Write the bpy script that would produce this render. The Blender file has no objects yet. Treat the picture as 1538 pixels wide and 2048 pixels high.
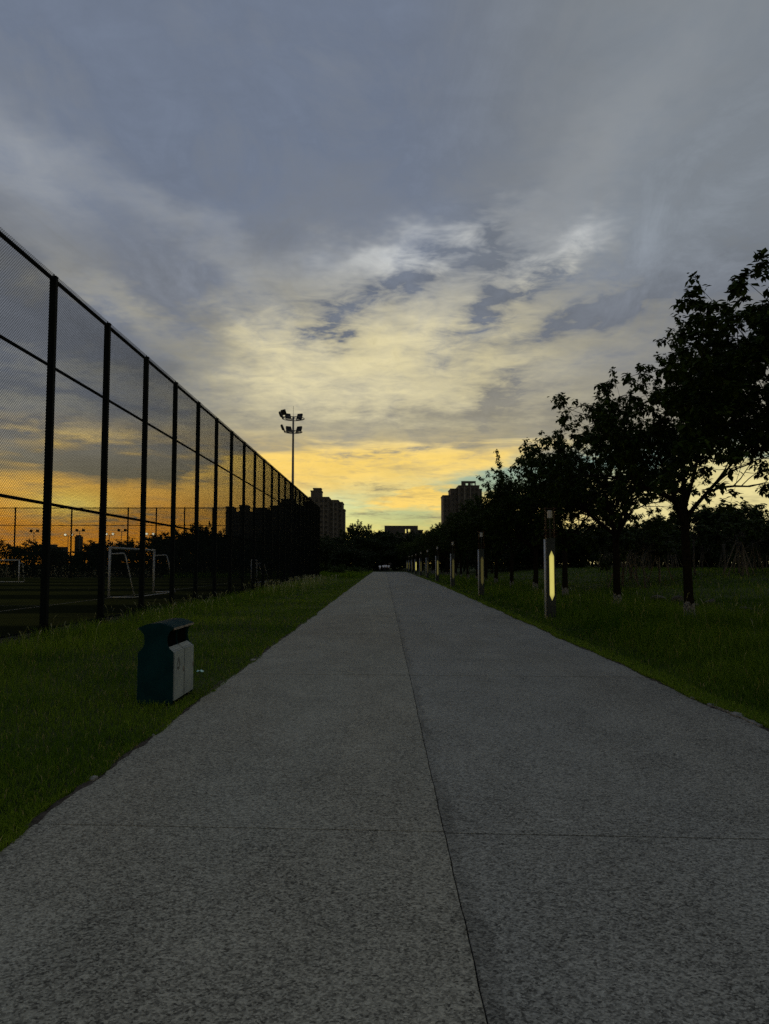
import bpy, math, random
import numpy as np
from mathutils import Vector, Matrix

scene = bpy.context.scene
R = math.radians

# ---------------------------------------------------------------- camera
CAM_H = 1.65
cam_data = bpy.data.cameras.new('camera')
cam = bpy.data.objects.new('camera', cam_data)
scene.collection.objects.link(cam)
cam.location = (0.0, 0.0, CAM_H)
cam.rotation_euler = (R(90 + 3.863), 0.0, 0.0)
cam_data.sensor_fit = 'VERTICAL'
cam_data.sensor_height = 36.0
cam_data.sensor_width = 27.0
cam_data.lens = 36.0 * 1540.0 / 2048.0
cam_data.clip_start = 0.05
cam_data.clip_end = 8000.0
scene.camera = cam

# ---------------------------------------------------------------- view / render
scene.view_settings.view_transform = 'Standard'
scene.view_settings.look = 'None'
scene.view_settings.exposure = 0.0
scene.view_settings.gamma = 1.0
scene.view_settings.use_curve_mapping = False
scene.render.engine = 'CYCLES'
scene.cycles.max_bounces = 4
scene.cycles.diffuse_bounces = 2
scene.cycles.glossy_bounces = 2
scene.cycles.transmission_bounces = 4
scene.cycles.transparent_max_bounces = 8
scene.cycles.use_denoising = False
scene.cycles.use_adaptive_sampling = True
scene.cycles.adaptive_threshold = 0.01

SUN_AZ = -22.0      # degrees, negative = to the left of the road
SUN_EL = 3.2

# ---------------------------------------------------------------- world: dusk sky with a cloud deck
world = bpy.data.worlds.new('World')
scene.world = world
world.use_nodes = True
NT = world.node_tree
NT.nodes.clear()


class X:
    """a scalar socket in a node tree with arithmetic"""
    def __init__(self, s, nt=None):
        self.s = s
        self.nt = nt or NT

    def _m(self, op, *a):
        n = self.nt.nodes.new('ShaderNodeMath')
        n.operation = op
        for i, v in enumerate((self,) + a):
            if isinstance(v, X):
                self.nt.links.new(v.s, n.inputs[i])
            else:
                n.inputs[i].default_value = float(v)
        return X(n.outputs[0], self.nt)

    def __add__(self, o): return self._m('ADD', o)
    __radd__ = __add__
    def __mul__(self, o): return self._m('MULTIPLY', o)
    __rmul__ = __mul__
    def __sub__(self, o): return self._m('SUBTRACT', o)
    def __rsub__(self, o): return (self * -1.0) + o
    def __truediv__(self, o): return self._m('DIVIDE', o)
    def __pow__(self, o): return self._m('POWER', o)
    def max(self, o): return self._m('MAXIMUM', o)
    def min(self, o): return self._m('MINIMUM', o)
    def exp(self): return self._m('EXPONENT')
    def clamp(self): return self.max(0.0).min(1.0)
    def sin(self): return self._m('SINE')
    def abs(self): return self._m('ABSOLUTE')

    def step(self, a, b):
        n = self.nt.nodes.new('ShaderNodeMapRange')
        n.interpolation_type = 'SMOOTHSTEP'
        self.nt.links.new(self.s, n.inputs['Value'])
        n.inputs['From Min'].default_value = min(a, b)
        n.inputs['From Max'].default_value = max(a, b)
        n.inputs['To Min'].default_value = 0.0 if a < b else 1.0
        n.inputs['To Max'].default_value = 1.0 if a < b else 0.0
        return X(n.outputs['Result'], self.nt)


def noise(nt, x, y, z, scale, detail=5, rough=0.55, distortion=0.0):
    c = nt.nodes.new('ShaderNodeCombineXYZ')
    for i, v in enumerate((x, y, z)):
        if isinstance(v, X):
            nt.links.new(v.s, c.inputs[i])
        else:
            c.inputs[i].default_value = v
    n = nt.nodes.new('ShaderNodeTexNoise')
    nt.links.new(c.outputs[0], n.inputs['Vector'])
    n.inputs['Scale'].default_value = scale
    n.inputs['Detail'].default_value = detail
    n.inputs['Roughness'].default_value = rough
    n.inputs['Distortion'].default_value = distortion
    return X(n.outputs['Fac'], nt)


def rgb(nt, c):
    n = nt.nodes.new('ShaderNodeRGB')
    n.outputs[0].default_value = (*c, 1.0)
    return n.outputs[0]


def srgb(r, g, b):
    f = lambda v: (v / 255 / 12.92) if v <= 10 else ((v / 255 + 0.055) / 1.055) ** 2.4
    return (f(r), f(g), f(b))


def mix(nt, a, b, t, mode='MIX'):
    n = nt.nodes.new('ShaderNodeMix')
    n.data_type = 'RGBA'
    n.blend_type = mode
    n.clamp_factor = True
    for sock, v in ((n.inputs[6], a), (n.inputs[7], b)):
        if isinstance(v, tuple):
            sock.default_value = (*v, 1.0)
        else:
            nt.links.new(v, sock)
    if isinstance(t, X):
        nt.links.new(t.s, n.inputs[0])
    else:
        n.inputs[0].default_value = t
    return n.outputs[2]


def build_sky():
    tc = NT.nodes.new('ShaderNodeTexCoord')
    sep = NT.nodes.new('ShaderNodeSeparateXYZ')
    NT.links.new(tc.outputs['Generated'], sep.inputs[0])
    dx, dy, dz = (X(sep.outputs[i]) for i in range(3))
    U = dx._m('ARCTAN2', dy) * (180 / math.pi)          # azimuth, degrees
    E = dz._m('ARCSINE') * (180 / math.pi)              # elevation, degrees

    def gauss(u0, e0, su, se, rot=0.0, uu=None, ee=None):
        a = (uu if uu is not None else U) - u0
        b = (ee if ee is not None else E) - e0
        c, s = math.cos(R(rot)), math.sin(R(rot))
        p = (a * c + b * s) / su
        q = (b * c - a * s) / se
        return ((p * p + q * q) * -1.0).exp()

    # coordinates on the flat cloud deck (streets of cloud run away from the camera)
    k = (dz.max(0.0) + 0.12)
    px, py = dx / k, dy / k
    big = (noise(NT, px * 1.0, py * 0.50, 3.1, 2.1, 4, 0.58, 0.5) - 0.5) * 2.0
    mid = (noise(NT, px * 1.0, py * 0.50, 9.7, 3.8, 7, 0.68, 0.7) - 0.5) * 2.0
    fine = (noise(NT, px * 0.75, py * 1.0, 5.3, 12.0, 4, 0.62, 0.5) - 0.5) * 2.0
    wn = NT.nodes.new('ShaderNodeTexNoise')
    wc = NT.nodes.new('ShaderNodeCombineXYZ')
    NT.links.new(px.s, wc.inputs[0])
    NT.links.new(py.s, wc.inputs[1])
    NT.links.new(wc.outputs[0], wn.inputs['Vector'])
    wn.inputs['Scale'].default_value = 4.2
    wn.inputs['Detail'].default_value = 4
    wn.inputs['Roughness'].default_value = 0.64
    ws = NT.nodes.new('ShaderNodeSeparateXYZ')
    NT.links.new(wn.outputs['Color'], ws.inputs[0])
    wob_u = X(ws.outputs[0]) - 0.5
    wob_e = X(ws.outputs[1]) - 0.5
    Uw = U + wob_u * 10.0
    Ew = E + wob_e * 6.0
    streak = (noise(NT, U / 15.0, E / 1.9 + U * 0.01, 2.0, 1.7, 4, 0.58, 0.35) - 0.5) * 2.0

    # how thick the cloud is: 1 = dull slate base, 0 = thin cloud lit through by the sun
    glow_r = gauss(0.0, 14.6, 16.0, 6.4, 8, Uw, Ew)
    glow_l = gauss(-6.0, 14.0, 8.5, 5.0, -14, Uw, Ew)
    glow = glow_r.max(glow_l) * Uw.step(-17.0, -9.0)
    gaps_up = gauss(0.5, 22.2, 5.0, 1.3, 8, Uw, Ew) * 0.85 + gauss(13.0, 22.0, 4.0, 1.2, 18, Uw, Ew) * 0.9 + gauss(7.0, 23.6, 3.0, 0.9, 30, Uw, Ew) * 0.4
    left_band = gauss(-24.0, 10.2, 10.0, 1.0, -5, U, Ew) * 0.85 + gauss(-23.0, 13.0, 9.0, 0.8, -9, U, Ew) * 0.6
    veil = gauss(-26.5, 25.5, 6.5, 2.4, -24, Uw, Ew) * 0.34 + gauss(-15.0, 23.4, 9.0, 1.6, -22, Uw, Ew) * 0.22
    veil = veil + gauss(15.0, 27.0, 12.0, 3.0, 38, Uw, Ew) * 0.16 + gauss(-19.0, 17.6, 7.0, 1.4, -30, Uw, Ew) * 0.25
    thin = (glow * 0.82 + gaps_up + left_band + veil).min(1.0)
    horizon = (E + streak * 2.4 + Uw.step(-9.0, -16.0) * 3.0).step(9.8, 7.6)
    thin = thin.max(horizon * 0.95)
    thick = 1.0 - thin
    thick = thick + big * 0.30 + mid * 0.60 * (thin * 0.9 + 0.50) + fine * 0.62 * (thin + 0.08) + streak * 0.55 * E.step(14.0, 8.0)
    # separate darker clouds
    tan_band = gauss(3.0, 10.2, 16.0, 1.25, 2, U, Ew) * 0.34 + gauss(10.0, 16.0, 9.0, 1.1, 14, U, Ew) * 0.25
    V = U + wob_u * 7.0
    W = E + wob_e * 5.0
    dark = gauss(-3.9, 17.3, 2.0, 0.7, 16, V, W) * 1.3
    dark = dark + gauss(10.2, 19.8, 5.0, 1.25, 30, V, W) * 1.3
    dark = dark + gauss(8.2, 22.6, 1.6, 2.4, -10, V, W) * 0.8
    dark = dark + gauss(-0.5, 19.9, 6.5, 1.0, 12, V, W) * 1.0
    dark = dark + gauss(4.0, 22.0, 3.0, 1.6, 30, V, W) * 0.6
    dark = dark + gauss(8.6, 12.6, 2.6, 1.4, 30, V, W) * 0.75
    dark = dark + gauss(16.0, 18.0, 7.0, 0.8, 16, V, W) * 0.5
    dark = dark + gauss(-0.5, 8.25, 4.6, 0.34, 4, V, E + wob_e * 1.2) * 0.95
    dark = dark + gauss(-0.7, 5.75, 2.0, 0.24, -5, V, E + wob_e * 1.0) * 0.9
    dark = dark + gauss(-1.0, 3.75, 2.6, 0.20, 3, U, E + wob_e * 0.6) * 0.9
    dark = dark + gauss(3.5, 3.5, 2.2, 0.16, 0, U, E + wob_e * 0.6) * 0.8
    dark = dark + gauss(-19.5, 3.1, 3.2, 0.55, 0, U, E + wob_e * 2.2) * 1.0
    dark = dark + gauss(-18.0, 6.6, 6.0, 0.7, -6, U, E + wob_e * 2.2) * 0.5
    dark = dark + gauss(-13.0, 3.6, 2.4, 0.4, 0, V, E + wob_e * 1.6) * 0.8
    dark = dark + gauss(-24.5, 2.0, 3.0, 0.3, 0, U, E + wob_e * 1.4) * 0.7
    thick = (thick + tan_band + dark.min(1.1) * (mid * 0.6 + fine * 0.8 + 0.50)).clamp()

    # colour of sunlit thin cloud
    up = E.step(13.0, 30.0)
    lit = mix(NT, srgb(228, 216, 172), srgb(186, 189, 190), E.step(16.0, 22.5))
    lit = mix(NT, lit, srgb(200, 194, 170), U.step(7.0, 18.0) * E.step(24.0, 17.0) * 0.85)
    lit = mix(NT, lit, srgb(150, 150, 142), U.step(-9.0, -20.0) * E.step(8.0, 10.0) * E.step(18.0, 14.0))
    lit = mix(NT, lit, mix(NT, srgb(250, 213, 114), srgb(228, 214, 152), U.step(8.0, 18.0)), E.step(10.6, 7.6))
    sunset = gauss(-22.0, 1.5, 13.0, 4.2)
    lit = mix(NT, lit, srgb(246, 160, 44), (sunset * 1.25).clamp())
    core = gauss(-22.3, 4.1, 3.4, 1.1)
    lit = mix(NT, lit, srgb(255, 224, 110), core)
    # clear air low down, from the sky model
    sky = NT.nodes.new('ShaderNodeTexSky')
    sky.sky_type = 'NISHITA'
    sky.sun_disc = False
    sky.sun_elevation = R(SUN_EL)
    sky.sun_rotation = R(SUN_AZ)
    sky.air_density = 1.0
    sky.dust_density = 1.0
    sky.ozone_density = 2.0
    clear = mix(NT, sky.outputs[0], (SKY_K * 0.74, SKY_K * 1.22, SKY_K * 1.50), 1.0, 'MULTIPLY')
    gaps = gauss(9.5, 6.3, 6.5, 0.85, 5, V, E + wob_e * 1.6) * 1.5 + gauss(-1.5, 3.4, 8.0, 1.9, 0, V, E + wob_e * 2.0) * 1.3
    gaps = gaps - gauss(2.4, 4.9, 2.8, 0.75, 6, V, E + wob_e * 3.0) * 1.4
    gaps = (gaps + gauss(21.0, 8.2, 9.0, 1.1, 4, V, Ew) * 1.4) * U.step(-9.0, -5.0)
    lit = mix(NT, lit, clear, ((gaps * (streak * 0.7 + 1.0)).clamp() * 0.88))
    # colour of the dull bases
    dull = mix(NT, srgb(146, 141, 126), srgb(108, 113, 122), E.step(9.5, 17.0))
    dull = mix(NT, dull, srgb(108, 118, 136), up * U.step(18.0, -2.0))
    dull = mix(NT, dull, srgb(122, 129, 137), U.step(0.0, 20.0) * E.step(16.0, 24.0))
    dull = mix(NT, dull, srgb(112, 117, 126), U.step(-8.0, -16.0) * E.step(7.0, 11.0) * E.step(26.0, 18.0))
    dull = mix(NT, dull, srgb(132, 124, 98), E.step(8.5, 5.0))
    col = mix(NT, lit, dull, thick)
    # soft relief in the thick deck
    zone = gauss(0.0, 20.0, 60.0, 7.5)
    relief = mid * (zone * 0.46 + 0.22) + big * 0.30 + fine * 0.12 + 1.03
    rc = NT.nodes.new('ShaderNodeCombineXYZ')
    for i in range(3):
        NT.links.new(relief.s, rc.inputs[i])
    col = mix(NT, col, rc.outputs[0], 1.0, 'MULTIPLY')
    bg = NT.nodes.new('ShaderNodeBackground')
    NT.links.new(col, bg.inputs['Color'])
    bg.inputs['Strength'].default_value = 1.0
    out = NT.nodes.new('ShaderNodeOutputWorld')
    NT.links.new(bg.outputs[0], out.inputs[0])


SKY_K = 0.10
build_sky()
world.cycles.sampling_method = 'MANUAL'
world.cycles.sample_map_resolution = 512

# ---------------------------------------------------------------- the sun, low behind the cloud
sun_data = bpy.data.lights.new('sun', 'SUN')
sun_data.energy = 0.25
sun_data.angle = R(12.0)
sun_data.color = (1.0, 0.72, 0.42)
sun = bpy.data.objects.new('sun', sun_data)
scene.collection.objects.link(sun)
sdir = Vector((math.sin(R(SUN_AZ)) * math.cos(R(SUN_EL)), math.cos(R(SUN_AZ)) * math.cos(R(SUN_EL)), math.sin(R(SUN_EL))))
sun.rotation_euler = sdir.to_track_quat('Z', 'Y').to_euler()
sun.location = sdir * 100

# ================================================================ helpers
COL = scene.collection
rng = np.random.default_rng(11)
prng = random.Random(7)


class MB:
    """collects simple shapes and links them as ONE mesh object"""
    def __init__(self):
        self.v = []
        self.f = []

    def add(self, verts, faces):
        o = len(self.v)
        self.v += [tuple(p) for p in verts]
        self.f += [tuple(i + o for i in f) for f in faces]
        return self

    def box(self, x0, x1, y0, y1, z0, z1, m=None):
        vs = [(x, y, z) for z in (z0, z1) for y in (y0, y1) for x in (x0, x1)]
        if m is not None:
            vs = [tuple(m @ Vector(p)) for p in vs]
        return self.add(vs, [(0, 2, 3, 1), (4, 5, 7, 6), (0, 1, 5, 4), (2, 6, 7, 3), (0, 4, 6, 2), (1, 3, 7, 5)])

    def cbox(self, c, s, m=None):
        M = Matrix.Translation(Vector(c))
        if m is not None:
            M = M @ m
        return self.box(-s[0] / 2, s[0] / 2, -s[1] / 2, s[1] / 2, -s[2] / 2, s[2] / 2, M)

    def path(self, pts, rad, n=6, cap=True):
        pts = [Vector(p) for p in pts]
        if not hasattr(rad, '__len__'):
            rad = [rad] * len(pts)
        vs, fs = [], []
        up = None
        for i, p in enumerate(pts):
            a = pts[max(i - 1, 0)]
            b = pts[min(i + 1, len(pts) - 1)]
            d = (b - a).normalized()
            if up is None:
                up = Vector((0, 0, 1)) if abs(d.z) < 0.9 else Vector((1, 0, 0))
            s = d.cross(up).normalized()
            t = s.cross(d).normalized()
            up = t
            for k in range(n):
                an = 2 * math.pi * k / n
                vs.append(p + (s * math.cos(an) + t * math.sin(an)) * rad[i])
        for i in range(len(pts) - 1):
            for k in range(n):
                a, b = i * n + k, i * n + (k + 1) % n
                fs.append((a, b, b + n, a + n))
        if cap:
            fs.append(tuple(range(n - 1, -1, -1)))
            o = (len(pts) - 1) * n
            fs.append(tuple(range(o, o + n)))
        return self.add(vs, fs)

    def ring(self, c, R0, r, n=32, m=6):
        vs, fs = [], []
        for i in range(n):
            a = 2 * math.pi * i / n
            for j in range(m):
                b = 2 * math.pi * j / m
                q = R0 + r * math.cos(b)
                vs.append((c[0] + q * math.cos(a), c[1] + q * math.sin(a), c[2] + r * math.sin(b)))
        for i in range(n):
            for j in range(m):
                fs.append((i * m + j, ((i + 1) % n) * m + j, ((i + 1) % n) * m + (j + 1) % m, i * m + (j + 1) % m))
        return self.add(vs, fs)

    def extrude(self, poly, axis, a, b):
        """poly: 2-D outline; axis 'x' -> (y,z) outline, 'y' -> (x,z), 'z' -> (x,y)"""
        def P(p, t):
            return {'x': (t, p[0], p[1]), 'y': (p[0], t, p[1]), 'z': (p[0], p[1], t)}[axis]
        n = len(poly)
        vs = [P(p, a) for p in poly] + [P(p, b) for p in poly]
        fs = [tuple(range(n - 1, -1, -1)), tuple(range(n, 2 * n))]
        fs += [(i, (i + 1) % n, (i + 1) % n + n, i + n) for i in range(n)]
        return self.add(vs, fs)

    def mesh(self, name, mat, smooth=False):
        me = bpy.data.meshes.new(name)
        me.from_pydata(self.v, [], self.f)
        me.update()
        if smooth:
            me.polygons.foreach_set('use_smooth', [True] * len(me.polygons))
        if mat:
            me.materials.append(mat)
        return me

    def build(self, name, mat, parent=None, smooth=False):
        return obj(name, self.mesh(name, mat, smooth), parent)


def obj(name, me, parent=None, loc=None):
    o = bpy.data.objects.new(name, me)
    COL.objects.link(o)
    if parent is not None:
        o.parent = parent
    if loc is not None:
        o.location = loc
    return o


def empty(name, loc=(0, 0, 0), rz=0.0):
    o = bpy.data.objects.new(name, None)
    o.empty_display_size = 0.2
    COL.objects.link(o)
    o.location = loc
    o.rotation_euler = (0, 0, rz)
    return o


def tag(o, label=None, cat=None, group=None, kind=None):
    if label:
        o['label'] = label
    if cat:
        o['category'] = cat
    if group:
        o['group'] = group
    if kind:
        o['kind'] = kind
    return o


def np_mesh(name, V, loops, sizes, mat, tint=None, smooth=False):
    """fast mesh from arrays; sizes = corners per face"""
    me = bpy.data.meshes.new(name)
    me.vertices.add(len(V))
    me.vertices.foreach_set('co', np.ascontiguousarray(V, dtype=np.float32).ravel())
    me.loops.add(len(loops))
    me.loops.foreach_set('vertex_index', np.ascontiguousarray(loops, dtype=np.int32))
    starts = np.concatenate(([0], np.cumsum(sizes)[:-1])).astype(np.int32)
    me.polygons.add(len(sizes))
    me.polygons.foreach_set('loop_start', starts)
    me.polygons.foreach_set('loop_total', np.asarray(sizes, dtype=np.int32))
    if smooth:
        me.polygons.foreach_set('use_smooth', np.ones(len(sizes), dtype=bool))
    me.update(calc_edges=True)
    if tint is not None:
        at = me.attributes.new('tint', 'FLOAT', 'POINT')
        at.data.foreach_set('value', np.ascontiguousarray(tint, dtype=np.float32))
    me.materials.append(mat)
    return me


# ================================================================ materials
def new_mat(name):
    m = bpy.data.materials.new(name)
    m.use_nodes = True
    nt = m.node_tree
    b = nt.nodes['Principled BSDF']
    return m, nt, b


def obj_xyz(nt):
    tc = nt.nodes.new('ShaderNodeTexCoord')
    s = nt.nodes.new('ShaderNodeSeparateXYZ')
    nt.links.new(tc.outputs['Object'], s.inputs[0])
    return tuple(X(s.outputs[i], nt) for i in range(3))


def bump(nt, b, h, strength, dist):
    n = nt.nodes.new('ShaderNodeBump')
    n.inputs['Strength'].default_value = strength
    n.inputs['Distance'].default_value = dist
    nt.links.new(h.s, n.inputs['Height'])
    nt.links.new(n.outputs[0], b.inputs['Normal'])


def simple(name, c1, c2=None, scale=8.0, rough=0.6, metal=0.0, detail=4, bumps=0.0, spec=0.2):
    m, nt, b = new_mat(name)
    c2 = c2 or tuple(v * 0.7 for v in c1)
    x, y, z = obj_xyz(nt)
    n = noise(nt, x, y, z, scale, detail, 0.6, 0.2)
    nt.links.new(mix(nt, c2, c1, n.step(0.36, 0.64)), b.inputs['Base Color'])
    b.inputs['Roughness'].default_value = rough
    b.inputs['Metallic'].default_value = metal
    b.inputs['Specular IOR Level'].default_value = spec
    if bumps:
        bump(nt, b, n, 0.6, bumps)
    return m


def pebbles(nt, scale):
    """one random brightness per pebble"""
    tc = nt.nodes.new('ShaderNodeTexCoord')
    v = nt.nodes.new('ShaderNodeTexVoronoi')
    v.voronoi_dimensions = '2D'
    v.inputs['Scale'].default_value = scale
    nt.links.new(tc.outputs['Object'], v.inputs['Vector'])
    sp = nt.nodes.new('ShaderNodeSeparateColor')
    nt.links.new(v.outputs['Color'], sp.inputs[0])
    return X(sp.outputs[0], nt), X(v.outputs['Distance'], nt)


def concrete(name, warm, cool, stain_x=None):
    m, nt, b = new_mat(name)
    x, y, z = obj_xyz(nt)
    peb, pdist = pebbles(nt, 105.0)
    peb2, _ = pebbles(nt, 52.0)
    spk = noise(nt, x, y, 6.0, 120.0, 1, 0.5, 0.0)
    grit2 = noise(nt, x, y, 3.0, 26.0, 4, 0.65, 0.3)
    patch = noise(nt, x, y * 0.6, 1.0, 1.7, 5, 0.6, 0.4)
    wide = noise(nt, x * 1.0, y * 0.25, 8.0, 0.55, 3, 0.5, 0.0)
    c = mix(nt, warm, cool, wide.step(0.35, 0.65))
    lum = (peb - 0.5) * 1.15 + (peb2 - 0.5) * 0.55 + (grit2 - 0.5) * 0.7 + spk.step(0.66, 0.78) * 1.1 + (patch - 0.5) * 0.8 + (wide - 0.5) * 0.6 + 1.0
    if stain_x is not None:
        wob = noise(nt, x, y, 2.0, 2.2, 5, 0.65, 0.2)
        d = (x - stain_x + (wob - 0.5) * 0.30)
        gone = noise(nt, x * 2.0, y * 0.5, 4.0, 1.6, 3, 0.6, 0.2).step(0.40, 0.60)
        st = d.step(0.10, 0.07) * (grit2.step(0.40, 0.56) * 0.6 + 0.4) * (gone * 0.75 + 0.25)
        lum = lum * (1.0 - st * 0.38)
    lum = lum.max(0.22)
    rc = nt.nodes.new('ShaderNodeCombineXYZ')
    for i in range(3):
        nt.links.new(lum.s, rc.inputs[i])
    nt.links.new(mix(nt, c, rc.outputs[0], 1.0, 'MULTIPLY'), b.inputs['Base Color'])
    b.inputs['Roughness'].default_value = 0.9
    b.inputs['Specular IOR Level'].default_value = 0.25
    bump(nt, b, pdist * -0.5 + grit2 * 0.3, 0.5, 0.006)
    return m


def leafy(name, dark, light, rough=0.55, trans=0.25):
    m, nt, b = new_mat(name)
    at = nt.nodes.new('ShaderNodeAttribute')
    at.attribute_name = 'tint'
    t = X(at.outputs['Fac'], nt)
    c = mix(nt, dark, light, t.clamp())
    c = mix(nt, c, (0.30, 0.25, 0.11), t.step(1.3, 1.5))          # dry straw among the green
    nt.links.new(c, b.inputs['Base Color'])
    b.inputs['Roughness'].default_value = rough
    b.inputs['Specular IOR Level'].default_value = 0.02
    tr = nt.nodes.new('ShaderNodeBsdfTranslucent')
    nt.links.new(mix(nt, c, (0.9, 1.0, 0.35), 1.0, 'MULTIPLY'), tr.inputs['Color'])
    ms = nt.nodes.new('ShaderNodeMixShader')
    ms.inputs[0].default_value = trans
    nt.links.new(b.outputs[0], ms.inputs[1])
    nt.links.new(tr.outputs[0], ms.inputs[2])
    nt.links.new(ms.outputs[0], nt.nodes['Material Output'].inputs['Surface'])
    return m


def lamp_glow(name, strength):
    m, nt, b = new_mat(name)
    x, y, z = obj_xyz(nt)
    n = noise(nt, x, y, z * 0.4, 6.0, 3, 0.6, 0.0)
    k = 0.12 + 0.4 * min(strength, 1.0)
    b.inputs['Base Color'].default_value = (k, k * 0.9, k * 0.42, 1)
    b.inputs['Roughness'].default_value = 0.35
    nt.links.new(mix(nt, (0.46, 0.40, 0.085), (0.56, 0.50, 0.13), n), b.inputs['Emission Color'])
    fall = (z - 1.255).abs().step(0.76, 0.50) * 0.45 + 0.55          # the tube inside stops short of the pointed ends
    side = (x - 0.02).abs().step(0.10, 0.01) * 0.25 + 0.78
    nt.links.new((fall * side * strength).s, b.inputs['Emission Strength'])
    return m


M = {}
M['slab_left'] = concrete('concrete_warm', (0.222, 0.207, 0.158), (0.202, 0.195, 0.154))
M['slab_right'] = concrete('concrete_cool', (0.198, 0.190, 0.156), (0.186, 0.183, 0.156), stain_x=0.37)
M['kerb'] = simple('old_kerb_concrete', (0.22, 0.21, 0.19), (0.12, 0.12, 0.10), 14, 0.9)
M['soil'] = None
M['steel_dark'] = simple('dark_green_painted_steel', (0.006, 0.008, 0.0075), (0.004, 0.005, 0.005), 5, 0.8, spec=0.05)
M['wire'] = simple('green_coated_wire', (0.006, 0.010, 0.010), (0.004, 0.007, 0.007), 3, 0.9, spec=0.03)
M['galv'] = simple('weathered_galvanised_steel', (0.13, 0.13, 0.125), (0.08, 0.08, 0.08), 6, 0.5, 0.5)
M['lamp_black'] = simple('black_cast_housing', (0.012, 0.012, 0.014), (0.008, 0.008, 0.009), 6, 0.5)
M['white_tube'] = simple('chipped_white_tube_paint', (0.62, 0.62, 0.60), (0.40, 0.39, 0.37), 9, 0.55)
M['bin_teal'] = simple('dark_teal_painted_sheet', (0.004, 0.026, 0.030), (0.003, 0.019, 0.022), 3.5, 0.7, 0, 5, spec=0.02)
M['bin_grey'] = simple('dusty_grey_painted_sheet', (0.235, 0.27, 0.275), (0.195, 0.225, 0.23), 5, 0.6, 0, 6)
M['bin_trim'] = simple('scuffed_aluminium_trim', (0.26, 0.23, 0.20), (0.13, 0.11, 0.095), 16, 0.5, 0.3)
M['bin_inner'] = simple('matt_black_inner_liner', (0.006, 0.006, 0.006), (0.004, 0.004, 0.004), 10, 0.9, spec=0.0)  # near-black matt colour for the boxes inside the bin and its feet
M['print'] = simple('faded_dark_print', (0.05, 0.055, 0.055), (0.075, 0.08, 0.08), 40, 0.7)
M['lamp_body'] = simple('dark_grey_green_lamp_sheet', (0.028, 0.036, 0.036), (0.020, 0.026, 0.026), 4, 0.5)
M['stainless'] = simple('brushed_stainless_post', (0.46, 0.48, 0.48), (0.36, 0.37, 0.37), 12, 0.45, 0.2)
M['lamp_red'] = simple('dull_red_cage_paint', (0.040, 0.014, 0.011), (0.026, 0.010, 0.008), 10, 0.5)
M['lantern'] = simple('frosted_lantern_glass', (0.42, 0.41, 0.38), (0.32, 0.31, 0.28), 5, 0.3)
M['bark'] = simple('dark_fissured_bark', (0.017, 0.014, 0.011), (0.008, 0.007, 0.006), 22, 0.95, 0, 6, 0.02, spec=0.0)
M['bark_pale'] = simple('pale_young_bark', (0.085, 0.078, 0.062), (0.035, 0.03, 0.025), 16, 0.9, 0, 5, 0.01, spec=0.05)
M['whitewash'] = simple('flaking_whitewash', (0.22, 0.22, 0.205), (0.03, 0.028, 0.025), 19, 0.9, 0, 5)
M['stake'] = simple('weathered_timber_stake', (0.12, 0.10, 0.075), (0.07, 0.06, 0.045), 12, 0.9)
M['rock'] = simple('weathered_field_stone', (0.085, 0.078, 0.064), (0.035, 0.032, 0.027), 6, 0.9, 0, 7, 0.05)
M['wall_tower'] = simple('tan_rendered_tower_wall', (0.066, 0.062, 0.058), (0.055, 0.051, 0.048), 0.15, 0.9)
M['wall_grey'] = simple('grey_rendered_tower_wall', (0.052, 0.050, 0.050), (0.042, 0.040, 0.040), 0.2, 0.9)
M['wall_pale'] = simple('pale_rendered_wall', (0.11, 0.108, 0.105), (0.09, 0.088, 0.085), 0.2, 0.9)
M['glass_dark'] = simple('dark_window_glass', (0.010, 0.011, 0.013), (0.006, 0.006, 0.008), 0.5, 0.5)
M['litter'] = simple('crumpled_pale_cyan_plastic', (0.35, 0.62, 0.62), (0.22, 0.42, 0.44), 30, 0.4)
M['skin'] = simple('skin', (0.34, 0.21, 0.15), (0.30, 0.18, 0.13), 8, 0.6)
M['shirt'] = simple('white_cotton_shirt', (0.84, 0.84, 0.86), (0.76, 0.76, 0.79), 10, 0.8)
M['trousers'] = simple('dark_cotton_trousers', (0.016, 0.017, 0.022), (0.012, 0.012, 0.016), 10, 0.8)
M['hair'] = simple('black_hair', (0.008, 0.007, 0.006), (0.006, 0.005, 0.005), 20, 0.5)
M['flood_lit'] = None
M['leaf'] = leafy('broad_leaf', (0.012, 0.024, 0.004), (0.045, 0.066, 0.010))
M['leaf_far'] = leafy('distant_leaf', (0.010, 0.018, 0.006), (0.028, 0.042, 0.012), 0.6, 0.15)
M['leaf_young'] = leafy('young_tree_leaf', (0.016, 0.028, 0.008), (0.050, 0.070, 0.018))
M['grass'] = leafy('lawn_grass_blade', (0.036, 0.088, 0.005), (0.185, 0.255, 0.022), 0.6, 0.3)
M['seed'] = leafy('pale_seed_head', (0.16, 0.17, 0.09), (0.40, 0.39, 0.27), 0.7, 0.3)


def ground_mat():
    m, nt, b = new_mat('grassy_soil')
    x, y, z = obj_xyz(nt)
    n = noise(nt, x, y, z, 0.35, 5, 0.6, 0.4)
    n2 = noise(nt, x, y, z, 9.0, 6, 0.65, 0.3)
    c = mix(nt, (0.018, 0.030, 0.006), (0.040, 0.058, 0.012), n.step(0.35, 0.65))
    c = mix(nt, c, (0.040, 0.030, 0.020), n2.step(0.50, 0.68) * 0.7)
    nt.links.new(c, b.inputs['Base Color'])
    b.inputs['Roughness'].default_value = 0.95
    b.inputs['Specular IOR Level'].default_value = 0.1
    bump(nt, b, n2, 0.8, 0.05)
    return m


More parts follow.
